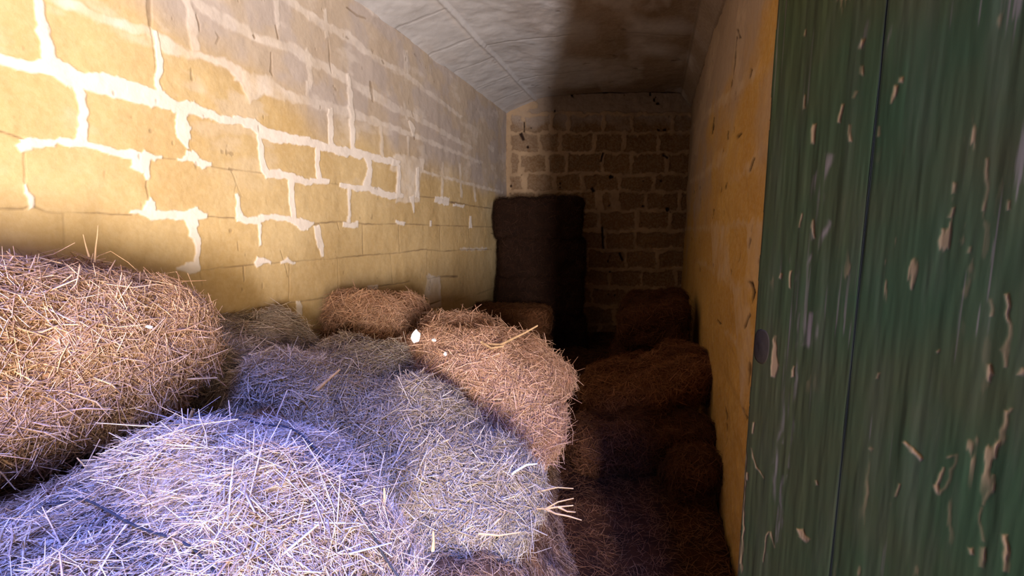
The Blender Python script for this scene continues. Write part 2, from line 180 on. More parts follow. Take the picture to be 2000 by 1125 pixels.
# ------------------------------------------------------------------ walls
LEFT_MARKS = [[0,1.245,1.995,1.399,1.994,1.403,2.009,1.249,2.01],[0,1.394,1.993,1.558,2.01,1.563,2.029,1.397,2.009],[0,1.549,2.01,1.601,1.998,1.612,2.026,1.556,2.029],[0,1.593,1.997,1.661,2.008,1.667,2.044,1.597,2.025],[0,1.642,2.005,1.696,2.001,1.709,2.064,1.65,2.041],[0,1.666,2.004,1.732,1.975,1.768,2.041,1.697,2.064],[0,1.718,1.977,1.838,1.984,1.858,2.061,1.734,2.045],[0,1.806,1.983,1.939,1.979,1.967,2.056,1.832,2.06],[0,1.91,1.979,2.03,1.988,2.051,2.054,1.933,2.055],[0,1.995,1.991,2.077,1.988,2.098,2.029,2.027,2.055],[0,2.053,1.993,2.113,1.975,2.139,2.021,2.076,2.033],[0,2.101,1.974,2.188,1.991,2.191,2.048,2.104,2.019],[0,2.147,1.988,2.238,1.986,2.257,2.025,2.176,2.047],[0,2.217,1.988,2.314,1.989,2.327,2.024,2.231,2.027],[0,2.296,1.988,2.458,2.002,2.467,2.039,2.305,2.023],[0,2.428,2.003,2.512,1.982,2.543,2.039,2.448,2.039],[0,2.476,1.994,2.559,1.946,2.617,2.004,2.524,2.044],[0,2.546,1.949,2.724,1.955,2.746,2.017,2.567,2.013],[0,2.687,1.954,2.884,1.968,2.901,2.019,2.706,2.015],[0,2.843,1.968,2.963,1.966,2.985,2.011,2.868,2.018],[0,2.93,1.967,3.153,1.963,3.176,2.019,2.948,2.011],[0,3.114,1.963,3.369,1.967,3.393,2.026,3.135,2.018],[0,3.321,1.967,3.618,1.972,3.64,2.018,3.349,2.026],[0,3.568,1.973,3.86,1.963,3.891,2.022,3.591,2.018],[1,3.818,1.975,4.195,1.959,4.218,1.99,3.844,2.013],[1,4.158,1.96,4.654,1.959,4.672,1.989,4.174,1.991],[1,4.611,1.96,5.488,1.938,5.515,1.973,4.631,1.989],[1,5.434,1.939,6.482,1.926,6.509,1.959,5.458,1.974],[0,1.658,2.231,1.663,2.19,1.686,2.207,1.678,2.246],[0,1.661,2.204,1.664,2.143,1.694,2.162,1.685,2.22],[0,1.662,2.159,1.664,2.088,1.7,2.108,1.693,2.178],[0,1.664,2.107,1.663,2.041,1.701,2.059,1.7,2.125],[0,1.662,2.058,1.665,2.012,1.707,2.035,1.7,2.08],[1,1.648,2.262,1.72,2.242,1.733,2.268,1.66,2.287],[1,1.711,2.243,1.786,2.236,1.801,2.272,1.722,2.269],[1,1.773,2.237,1.825,2.237,1.839,2.269,1.788,2.272],[1,1.81,2.238,1.854,2.224,1.876,2.271,1.825,2.27],[1,1.84,2.225,1.919,2.236,1.932,2.275,1.856,2.271],[1,1.901,2.235,1.944,2.239,1.957,2.268,1.917,2.274],[1,1.93,2.238,1.983,2.242,1.994,2.282,1.939,2.267],[1,1.963,2.241,2.018,2.242,2.034,2.277,1.981,2.28],[1,1.998,2.245,2.039,2.221,2.074,2.276,2.019,2.28],[1,2.018,2.227,2.076,2.204,2.118,2.265,2.054,2.282],[1,2.059,2.207,2.141,2.211,2.164,2.26,2.088,2.27],[1,2.121,2.211,2.226,2.23,2.238,2.266,2.136,2.259],[1,2.204,2.228,2.284,2.232,2.3,2.273,2.218,2.264],[1,2.265,2.231,2.365,2.242,2.379,2.284,2.278,2.27],[1,2.339,2.242,2.398,2.234,2.425,2.276,2.364,2.284],[1,2.374,2.24,2.446,2.205,2.491,2.259,2.408,2.28],[1,2.418,2.219,2.475,2.165,2.553,2.239,2.469,2.269],[1,2.441,2.194,2.483,2.109,2.622,2.211,2.527,2.26],[1,2.412,2.2,2.603,2.182,2.643,2.282,2.424,2.231],[1,2.54,2.186,2.72,2.176,2.761,2.23,2.609,2.282],[1,2.689,2.179,2.9,2.2,2.919,2.251,2.709,2.233],[1,2.863,2.198,3.071,2.204,3.099,2.26,2.887,2.249],[1,3.033,2.203,3.304,2.207,3.34,2.275,3.06,2.258],[1,3.256,2.206,3.634,2.224,3.663,2.271,3.294,2.273],[1,3.586,2.224,4.071,2.227,4.102,2.27,3.616,2.27],[1,4.026,2.228,4.753,2.22,4.786,2.258,4.058,2.269],[1,4.704,2.221,5.718,2.208,5.757,2.245,4.736,2.258],[0,2.027,2.276,2.022,2.21,2.045,2.219,2.043,2.282],[0,2.021,2.22,2.027,2.152,2.054,2.165,2.044,2.232],[0,2.026,2.166,2.026,2.095,2.049,2.103,2.054,2.176],[0,2.028,2.11,2.014,2.041,2.036,2.044,2.05,2.114],[0,2.017,2.055,2.0,2.009,2.034,2.013,2.039,2.058],[0,3.066,2.219,3.051,2.094,3.109,2.105,3.113,2.23],[0,3.051,2.111,3.054,1.973,3.107,1.983,3.11,2.124],[0,3.272,2.484,3.271,2.357,3.325,2.374,3.305,2.495],[0,3.27,2.374,3.274,2.231,3.335,2.247,3.324,2.391],[0,3.275,2.25,3.267,1.99,3.315,1.997,3.335,2.264],[1,3.618,2.235,3.617,2.008,3.658,2.014,3.659,2.244],[1,2.899,2.496,2.914,2.391,2.95,2.406,2.925,2.507],[1,2.913,2.406,2.905,2.279,2.936,2.288,2.95,2.417],[1,2.889,2.329,2.883,2.204,2.914,2.213,2.91,2.335],[1,3.974,2.478,3.996,2.345,4.046,2.358,4.013,2.49],[0,4.04,2.346,4.072,2.279,4.161,2.313,4.078,2.361],[0,4.06,2.305,4.093,2.234,4.135,2.242,4.154,2.327],[1,4.007,2.221,4.009,2.018,4.039,2.022,4.048,2.228],[1,2.186,2.467,2.267,2.433,2.307,2.485,2.214,2.506],[1,2.251,2.437,2.373,2.425,2.408,2.481,2.282,2.489],[1,2.351,2.426,2.49,2.426,2.521,2.478,2.382,2.482],[1,2.462,2.428,2.545,2.416,2.58,2.462,2.499,2.479],[1,2.528,2.417,2.685,2.431,2.709,2.48,2.55,2.463],[1,2.661,2.427,2.818,2.452,2.839,2.503,2.679,2.475],[1,2.778,2.452,2.918,2.418,2.973,2.479,2.821,2.503],[1,2.897,2.42,3.09,2.439,3.121,2.496,2.928,2.48],[1,3.043,2.441,3.192,2.412,3.255,2.478,3.093,2.496],[1,3.158,2.415,3.455,2.399,3.51,2.463,3.211,2.482],[1,3.411,2.402,3.871,2.371,3.931,2.433,3.466,2.465],[1,3.828,2.373,4.079,2.383,4.12,2.437,3.872,2.433],[1,4.024,2.384,4.534,2.361,4.586,2.409,4.075,2.437],[1,4.483,2.364,5.401,2.315,5.456,2.358,4.535,2.411],[1,2.684,2.709,2.871,2.686,2.91,2.733,2.712,2.746],[1,2.846,2.688,3.079,2.664,3.136,2.731,2.883,2.735],[1,3.05,2.663,3.314,2.693,3.356,2.756,3.091,2.73],[1,3.265,2.694,3.487,2.663,3.539,2.711,3.33,2.756],[1,3.459,2.667,3.715,2.666,3.753,2.707,3.5,2.714],[1,3.683,2.666,4.086,2.673,4.128,2.719,3.718,2.707],[1,4.046,2.675,4.346,2.647,4.392,2.683,4.099,2.72],[1,4.313,2.65,5.122,2.59,5.172,2.625,4.356,2.686],[1,2.685,2.672,2.698,2.59,2.733,2.608,2.72,2.691],[1,2.697,2.604,2.703,2.531,2.73,2.543,2.732,2.62],[1,2.179,2.456,2.186,2.382,2.227,2.406,2.208,2.474],[1,2.184,2.4,2.186,2.321,2.233,2.344,2.225,2.421],[1,2.184,2.339,2.19,2.251,2.238,2.273,2.232,2.363],[1,3.327,2.993,3.615,2.958,3.707,3.043,3.394,3.061],[1,3.583,2.957,3.81,2.995,3.861,3.062,3.645,3.04],[1,4.009,2.87,4.012,2.703,4.072,2.722,4.059,2.887],[1,3.079,2.786,3.086,2.631,3.133,2.651,3.114,2.802],[0,1.575,1.745,1.608,1.763,1.603,1.801,1.57,1.784],[0,1.588,1.756,1.63,1.766,1.634,1.802,1.592,1.797],[0,1.617,1.763,1.658,1.778,1.659,1.806,1.618,1.798],[0,1.644,1.775,1.666,1.785,1.668,1.8,1.647,1.803],[0,1.656,1.783,1.688,1.789,1.685,1.816,1.655,1.796],[0,1.67,1.786,1.71,1.781,1.719,1.81,1.679,1.815],[0,1.702,1.78,1.755,1.793,1.755,1.826,1.702,1.808],[0,1.734,1.792,1.78,1.788,1.789,1.809,1.748,1.826],[0,1.768,1.791,1.833,1.771,1.845,1.797,1.777,1.812],[0,1.823,1.772,1.898,1.767,1.907,1.802,1.829,1.799],[0,1.878,1.77,1.938,1.746,1.96,1.793,1.893,1.805],[0,1.896,1.74,1.939,1.72,1.983,1.774,1.952,1.809],[0,1.919,1.755,1.956,1.703,1.963,1.705,1.98,1.779],[0,1.938,1.775,1.994,1.775,2.001,1.795,1.949,1.808],[0,1.984,1.776,2.02,1.787,2.02,1.799,1.985,1.795],[0,1.563,1.765,1.575,1.739,1.596,1.753,1.593,1.785],[0,1.737,1.986,1.744,1.942,1.771,1.96,1.756,1.998],[0,1.741,1.959,1.742,1.902,1.773,1.914,1.77,1.971],[0,1.743,1.92,1.738,1.861,1.766,1.867,1.773,1.927],[0,1.74,1.878,1.73,1.823,1.762,1.827,1.768,1.883],[0,1.731,1.84,1.723,1.786,1.772,1.801,1.763,1.851],[0,2.099,1.979,2.098,1.936,2.137,1.946,2.138,1.99],[0,2.096,1.954,2.086,1.897,2.164,1.928,2.135,1.971],[0,2.087,1.935,2.088,1.883,2.142,1.888,2.164,1.944],[0,2.087,1.889,2.118,1.858,2.158,1.888,2.135,1.927],[0,2.107,1.881,2.135,1.833,2.147,1.838,2.152,1.9],[0,2.081,1.785,2.152,1.794,2.149,1.824,2.08,1.793],[0,2.126,1.794,2.175,1.777,2.195,1.811,2.143,1.824],[0,2.159,1.782,2.211,1.765,2.231,1.8,2.178,1.815],[0,2.201,1.766,2.241,1.776,2.243,1.801,2.204,1.802],[0,2.124,1.813,2.155,1.8,2.166,1.832,2.129,1.826],[0,2.135,1.806,2.164,1.794,2.182,1.819,2.157,1.835],[0,1.574,1.651,1.57,1.612,1.582,1.614,1.58,1.652],[0,1.569,1.619,1.571,1.585,1.587,1.591,1.582,1.624],[0,1.57,1.594,1.577,1.565,1.587,1.569,1.586,1.601],[0,1.871,1.562,1.921,1.551,1.927,1.575,1.874,1.576],[0,1.908,1.552,2.013,1.539,2.02,1.574,1.913,1.576],[0,1.998,1.539,2.103,1.543,2.106,1.58,2.0,1.574],[0,2.083,1.541,2.162,1.544,2.16,1.597,2.082,1.577],[0,2.125,1.545,2.194,1.544,2.204,1.571,2.144,1.598],[0,1.943,1.628,1.926,1.591,1.959,1.592,1.95,1.628],[0,1.929,1.612,1.914,1.566,1.961,1.563,1.962,1.61],[0,2.082,1.554,2.108,1.502,2.147,1.516,2.137,1.574],[0,2.103,1.525,2.117,1.454,2.146,1.458,2.143,1.533],[0,2.116,1.471,2.114,1.38,2.14,1.38,2.145,1.472],[0,2.115,1.394,2.113,1.314,2.133,1.313,2.141,1.393],[0,2.027,1.33,2.094,1.319,2.094,1.354,2.027,1.343],[0,2.076,1.319,2.138,1.318,2.137,1.357,2.075,1.354],[0,2.443,1.315,2.487,1.327,2.456,1.364,2.426,1.336],[0,2.445,1.32,2.543,1.323,2.545,1.339,2.452,1.363],[0,2.597,1.32,2.663,1.314,2.659,1.345,2.595,1.333],[0,2.636,1.316,2.708,1.311,2.712,1.325,2.645,1.346],[0,2.354,1.661,2.348,1.596,2.38,1.6,2.371,1.664],[0,2.347,1.611,2.349,1.543,2.396,1.552,2.378,1.617],[0,2.352,1.529,2.48,1.528,2.486,1.562,2.359,1.57],[0,2.462,1.527,2.584,1.547,2.58,1.576,2.458,1.561],[0,2.558,1.546,2.704,1.539,2.71,1.566,2.564,1.575],[0,2.671,1.547,2.769,1.494,2.811,1.552,2.688,1.571],[0,2.738,1.503,2.819,1.492,2.844,1.54,2.768,1.563],[0,2.806,1.493,2.887,1.533,2.881,1.546,2.785,1.539],[0,2.463,1.546,2.465,1.488,2.485,1.489,2.49,1.547],[0,2.465,1.499,2.468,1.42,2.483,1.42,2.485,1.5],[0,2.519,1.978,2.515,1.906,2.551,1.914,2.543,1.984],[0,2.515,1.92,2.514,1.842,2.554,1.85,2.551,1.928],[0,2.512,1.857,2.52,1.789,2.568,1.802,2.552,1.868],[0,2.514,1.799,2.546,1.758,2.595,1.788,2.556,1.825],[0,2.547,1.758,2.656,1.771,2.66,1.81,2.551,1.802],[0,2.621,1.771,2.74,1.757,2.76,1.805,2.637,1.81],[0,2.709,1.76,2.862,1.751,2.878,1.787,2.73,1.807],[0,2.837,1.752,3.047,1.761,3.053,1.795,2.844,1.788],[0,2.693,1.776,2.697,1.663,2.73,1.665,2.745,1.782],[0,2.697,1.679,2.698,1.544,2.741,1.547,2.73,1.683],[0,2.945,1.993,2.929,1.885,2.967,1.888,2.989,1.998],[0,2.929,1.898,2.935,1.779,2.984,1.787,2.967,1.906],[0,3.143,1.757,3.35,1.747,3.364,1.784,3.154,1.788],[0,3.324,1.746,3.45,1.757,3.448,1.799,3.322,1.782],[0,3.396,1.758,3.558,1.731,3.594,1.784,3.423,1.8],[0,3.516,1.737,3.729,1.711,3.765,1.766,3.548,1.789],[0,3.695,1.712,3.938,1.735,3.941,1.774,3.699,1.767],[0,3.379,1.988,3.455,1.929,3.51,1.952,3.458,2.023],[0,3.443,1.955,3.443,1.844,3.488,1.849,3.504,1.963],[0,3.451,1.871,3.381,1.779,3.481,1.773,3.494,1.87],[0,3.233,1.765,3.21,1.546,3.25,1.546,3.26,1.767],[0,3.163,1.514,3.326,1.508,3.331,1.545,3.168,1.546],[0,2.876,1.519,2.881,1.445,2.951,1.451,2.929,1.526],[0,2.876,1.466,2.905,1.383,2.964,1.39,2.945,1.476],[0,2.9,1.407,2.932,1.322,2.949,1.323,2.96,1.41],[0,3.806,1.531,3.947,1.516,3.961,1.545,3.819,1.559],[1,3.729,1.926,4.198,1.895,4.313,2.078,3.811,2.068],[0,3.827,1.976,3.823,1.73,3.889,1.734,3.883,1.983],[0,4.14,1.992,4.121,1.748,4.186,1.751,4.195,1.998],[1,3.823,1.988,3.814,1.694,4.198,1.711,4.227,2.038],[0,4.023,1.754,4.087,1.626,4.108,1.628,4.106,1.765],[0,3.396,1.069,3.531,1.057,3.53,1.094,3.395,1.105],[0,2.707,1.097,2.708,1.05,2.751,1.049,2.735,1.097],[0,2.706,1.069,2.712,1.011,2.746,1.006,2.75,1.064],[1,4.66,2.105,4.615,1.773,4.669,1.775,4.701,2.11],[0,4.478,1.722,4.773,1.706,4.808,1.79,4.502,1.784],[1,5.056,2.144,5.077,1.797,5.142,1.802,5.105,2.151],[1,5.429,1.97,5.473,1.781,5.53,1.786,5.485,1.977],[0,5.315,1.618,5.293,1.488,5.384,1.487,5.37,1.619],[0,4.391,1.563,4.382,1.513,4.431,1.513,4.428,1.564],[0,4.874,1.709,5.176,1.703,5.187,1.729,4.884,1.734],[1,4.307,0.876,4.604,1.014,4.346,1.092,4.253,0.895],[1,4.307,1.071,4.317,0.782,4.601,0.738,4.588,1.047],[1,5.05,1.26,5.889,1.22,5.888,1.257,5.05,1.286],[2,1.531,1.802,1.563,1.794,1.565,1.799,1.532,1.807],[2,1.559,1.795,1.583,1.786,1.585,1.792,1.562,1.8],[2,1.581,1.752,1.578,1.695,1.581,1.695,1.583,1.753],[2,1.579,1.698,1.573,1.647,1.576,1.647,1.581,1.699],[2,1.303,1.572,1.509,1.567,1.509,1.572,1.304,1.576],[2,1.505,1.567,1.564,1.568,1.565,1.575,1.506,1.572],[2,1.561,1.567,1.585,1.58,1.584,1.586,1.56,1.573],[2,1.58,1.58,1.621,1.561,1.624,1.567,1.582,1.586],[2,1.618,1.562,1.663,1.556,1.665,1.562,1.619,1.569],[2,1.662,1.562,1.662,1.517,1.665,1.517,1.668,1.563],[2,1.662,1.522,1.657,1.449,1.66,1.449,1.665,1.522],[2,1.664,1.562,1.771,1.564,1.771,1.567,1.664,1.564],[2,1.767,1.564,1.882,1.555,1.883,1.559,1.768,1.567],[2,1.954,1.718,1.943,1.667,1.949,1.666,1.957,1.718],[2,1.944,1.671,1.943,1.617,1.947,1.617,1.949,1.672],[2,2.137,1.85,2.139,1.812,2.143,1.813,2.142,1.852],[2,2.011,1.788,2.091,1.788,2.092,1.794,2.012,1.791],[2,2.229,1.779,2.345,1.777,2.347,1.782,2.229,1.783],[2,2.339,1.777,2.533,1.78,2.534,1.785,2.341,1.782],[2,2.33,1.777,2.356,1.772,2.362,1.784,2.336,1.788],[2,2.345,1.772,2.364,1.715,2.368,1.717,2.349,1.774],[2,2.364,1.721,2.345,1.65,2.35,1.65,2.368,1.721],[2,2.363,1.719,2.388,1.654,2.392,1.656,2.367,1.721],[2,2.187,1.557,2.359,1.549,2.359,1.554,2.188,1.56],[2,2.128,1.322,2.362,1.325,2.362,1.33,2.128,1.325],[2,2.355,1.325,2.7,1.32,2.7,1.326,2.355,1.33],[2,2.691,1.32,2.999,1.311,2.999,1.316,2.691,1.326],[2,2.989,1.311,3.314,1.31,3.314,1.317,2.988,1.316],[2,3.302,1.31,3.853,1.3,3.852,1.307,3.301,1.317],[2,3.836,1.3,4.29,1.306,4.287,1.316,3.835,1.307],[2,4.265,1.307,4.711,1.264,4.713,1.274,4.268,1.317],[2,4.687,1.266,5.091,1.262,5.089,1.27,4.685,1.276],[2,5.061,1.263,6.06,1.219,6.06,1.229,5.061,1.271],[2,2.846,1.526,2.935,1.521,2.938,1.536,2.848,1.538],[2,2.923,1.529,3.077,1.538,3.076,1.547,2.922,1.534],[2,3.063,1.537,3.22,1.54,3.221,1.547,3.063,1.547],[2,3.205,1.54,3.389,1.525,3.392,1.535,3.207,1.547],[2,3.374,1.525,3.579,1.524,3.58,1.531,3.375,1.536],[2,3.563,1.524,3.906,1.529,3.906,1.535,3.564,1.531],[2,3.888,1.529,4.5,1.515,4.502,1.524,3.889,1.535],[2,4.477,1.516,5.88,1.497,5.881,1.506,4.478,1.525],[2,5.842,1.497,6.585,1.487,6.586,1.498,5.843,1.507],[2,3.103,1.542,3.125,1.49,3.13,1.491,3.113,1.544],[2,2.133,1.321,2.14,1.256,2.144,1.257,2.137,1.321],[2,2.355,1.325,2.361,1.249,2.366,1.249,2.361,1.326],[2,2.143,1.09,2.286,1.102,2.285,1.106,2.143,1.093],[2,2.28,1.102,2.642,1.094,2.641,1.099,2.28,1.106],[2,2.634,1.094,3.029,1.07,3.028,1.077,2.634,1.099],[2,3.02,1.069,3.088,1.086,3.082,1.094,3.015,1.075],[2,3.074,1.084,3.42,1.078,3.418,1.086,3.072,1.093],[2,3.405,1.079,3.878,1.057,3.876,1.064,3.404,1.086],[2,3.86,1.057,4.006,1.057,4.0,1.07,3.856,1.064],[2,4.331,1.042,4.592,1.033,4.587,1.047,4.327,1.051],[2,4.556,1.035,4.992,0.986,4.993,1.007,4.557,1.049],[2,4.148,0.801,4.581,0.802,4.574,0.812,4.139,0.815],[2,3.03,1.772,3.167,1.773,3.168,1.778,3.031,1.776],[2,4.171,1.756,4.512,1.765,4.514,1.774,4.172,1.763],[2,4.483,1.766,4.849,1.732,4.864,1.752,4.489,1.775],[2,4.816,1.734,5.181,1.737,5.184,1.748,4.822,1.753],[2,5.139,1.738,5.389,1.721,5.401,1.737,5.147,1.749],[2,5.352,1.722,6.481,1.714,6.486,1.724,5.359,1.738],[2,2.229,2.413,2.24,2.375,2.247,2.379,2.233,2.416],[2,2.239,2.381,2.241,2.351,2.245,2.352,2.246,2.384],[2,2.326,2.379,2.341,2.358,2.351,2.366,2.329,2.382],[2,2.341,2.368,2.318,2.327,2.328,2.327,2.351,2.367],[2,2.648,2.403,2.641,2.339,2.652,2.342,2.655,2.405],[2,2.642,2.347,2.631,2.302,2.648,2.306,2.653,2.35],[2,2.63,2.309,2.647,2.283,2.654,2.287,2.647,2.318],[2,3.119,2.632,3.114,2.564,3.129,2.57,3.124,2.634],[2,3.114,2.572,3.112,2.476,3.126,2.48,3.129,2.577],[2,3.111,2.483,3.124,2.438,3.129,2.44,3.126,2.489],[2,3.526,2.506,3.527,2.438,3.565,2.451,3.544,2.513],[2,3.524,2.451,3.56,2.372,3.573,2.377,3.562,2.465],[2,3.881,3.007,3.947,3.016,3.962,3.035,3.895,3.025],[2,4.105,2.436,4.123,2.391,4.14,2.396,4.122,2.441],[2,3.291,2.707,3.321,2.7,3.333,2.711,3.303,2.718],[2,3.683,2.693,3.71,2.672,3.729,2.682,3.702,2.703],[2,4.167,2.892,4.205,2.88,4.227,2.895,4.188,2.906],[2,2.691,2.549,2.699,2.483,2.71,2.488,2.699,2.553],[2,2.536,2.446,2.548,2.43,2.557,2.437,2.545,2.453],[2,3.303,2.889,3.422,2.88,3.438,2.896,3.314,2.9],[2,3.41,2.879,3.515,2.9,3.523,2.912,3.419,2.895],[2,4.096,2.286,4.13,2.215,4.147,2.219,4.113,2.291],[2,2.016,2.386,2.011,2.319,2.03,2.326,2.034,2.395],[2,2.012,2.329,2.016,2.283,2.026,2.288,2.03,2.338],[2,2.018,2.282,2.025,2.158,2.03,2.159,2.022,2.284],[2,2.026,2.162,2.022,2.1,2.024,2.1,2.029,2.163],[2,2.605,1.386,2.649,1.24,2.653,1.24,2.609,1.387],[2,3.379,1.533,3.376,1.316,3.382,1.316,3.385,1.534],[2,3.853,1.523,3.855,1.299,3.864,1.299,3.862,1.524],[2,4.592,1.524,4.591,1.277,4.602,1.276,4.603,1.524],[2,3.09,1.323,3.082,1.089,3.087,1.088,3.095,1.323],[2,3.727,1.306,3.727,1.066,3.734,1.065,3.734,1.306],[2,4.32,1.29,4.317,1.045,4.327,1.044,4.33,1.289],[2,5.287,1.497,5.294,1.256,5.309,1.256,5.301,1.497],[2,2.663,1.322,2.647,1.098,2.651,1.098,2.667,1.322]]
RIGHT_MARKS = [[1,7.358,1.489,3.234,1.519,3.215,1.495,7.284,1.444],[1,3.354,1.518,2.49,1.529,2.472,1.507,3.327,1.493],[1,2.577,1.527,2.228,1.541,2.194,1.516,2.542,1.505],[1,2.297,1.539,1.831,1.549,1.809,1.526,2.267,1.513],[1,1.88,1.548,1.553,1.551,1.542,1.535,1.86,1.525],[1,11.385,2.355,5.251,2.028,4.985,1.964,10.523,2.233],[1,5.582,2.043,4.272,2.0,4.013,1.939,5.199,1.971],[1,4.492,2.008,3.595,1.987,3.324,1.913,4.207,1.944],[1,3.807,1.985,3.387,2.027,3.016,1.945,3.403,1.91],[1,2.879,1.782,2.353,1.798,2.24,1.757,2.793,1.757],[1,2.453,1.795,2.153,1.818,1.995,1.763,2.314,1.754],[1,2.252,1.811,1.995,1.845,1.81,1.783,2.057,1.757],[1,2.056,1.843,1.804,1.841,1.681,1.782,1.898,1.777],[1,4.78,1.189,3.385,1.227,3.469,1.196,4.922,1.151],[1,3.502,1.226,2.651,1.236,2.75,1.199,3.618,1.193],[1,2.739,1.236,2.408,1.235,2.48,1.205,2.846,1.197],[1,8.101,2.989,4.566,2.528,4.253,2.428,7.604,2.872],[1,4.798,2.559,3.046,2.331,2.834,2.245,4.448,2.452],[1,3.172,2.348,2.295,2.243,2.147,2.172,2.931,2.256],[1,3.124,1.533,3.11,1.246,3.432,1.219,3.592,1.536],[1,1.919,1.533,1.894,1.265,2.198,1.227,2.255,1.538],[1,2.191,1.261,1.942,0.988,2.266,0.893,2.523,1.217],[1,1.959,1.011,1.829,0.79,2.065,0.692,2.29,0.921],[1,2.797,1.524,2.581,1.236,3.001,1.185,3.352,1.519],[1,4.878,2.696,6.445,1.768,7.122,1.801,5.325,2.81],[1,3.84,2.955,5.197,2.24,5.715,2.319,4.203,3.097],[1,2.66,2.614,2.883,2.282,3.142,2.355,2.922,2.727],[1,2.636,0.942,2.243,0.987,2.313,0.95,2.696,0.914],[1,2.263,0.987,2.108,0.952,2.185,0.925,2.383,0.949],[2,2.873,2.595,2.807,2.529,2.899,2.56,2.97,2.629],[2,2.953,2.581,2.963,2.48,3.025,2.501,2.994,2.596],[2,2.961,2.487,3.017,2.384,3.039,2.39,3.023,2.508],[2,2.468,2.26,2.504,2.231,2.549,2.246,2.511,2.275],[2,3.048,2.082,3.056,2.039,3.125,2.052,3.116,2.095],[2,2.181,1.805,2.228,1.759,2.264,1.764,2.216,1.811],[2,2.912,1.761,2.949,1.734,3.033,1.743,2.973,1.769],[2,2.157,1.455,2.168,1.422,2.203,1.421,2.18,1.456],[2,2.063,1.277,2.006,1.245,2.088,1.232,2.116,1.269],[2,2.011,1.254,2.042,1.19,2.074,1.186,2.094,1.244],[2,2.592,1.986,2.667,1.977,2.712,1.989,2.62,1.994],[2,2.939,0.939,2.835,0.941,2.882,0.926,2.99,0.924],[2,3.499,1.631,3.538,1.57,3.6,1.572,3.559,1.634],[2,1.876,0.997,1.925,0.957,1.951,0.952,1.901,0.993],[2,1.949,1.276,1.884,0.992,1.902,0.987,1.968,1.274],[2,1.884,0.996,1.89,0.862,1.909,0.856,1.902,0.991],[2,2.047,0.72,1.957,0.71,1.984,0.696,2.067,0.711],[2,3.791,2.322,3.878,2.218,3.951,2.232,3.861,2.337],[2,2.069,1.138,2.132,1.063,2.155,1.06,2.09,1.135]]
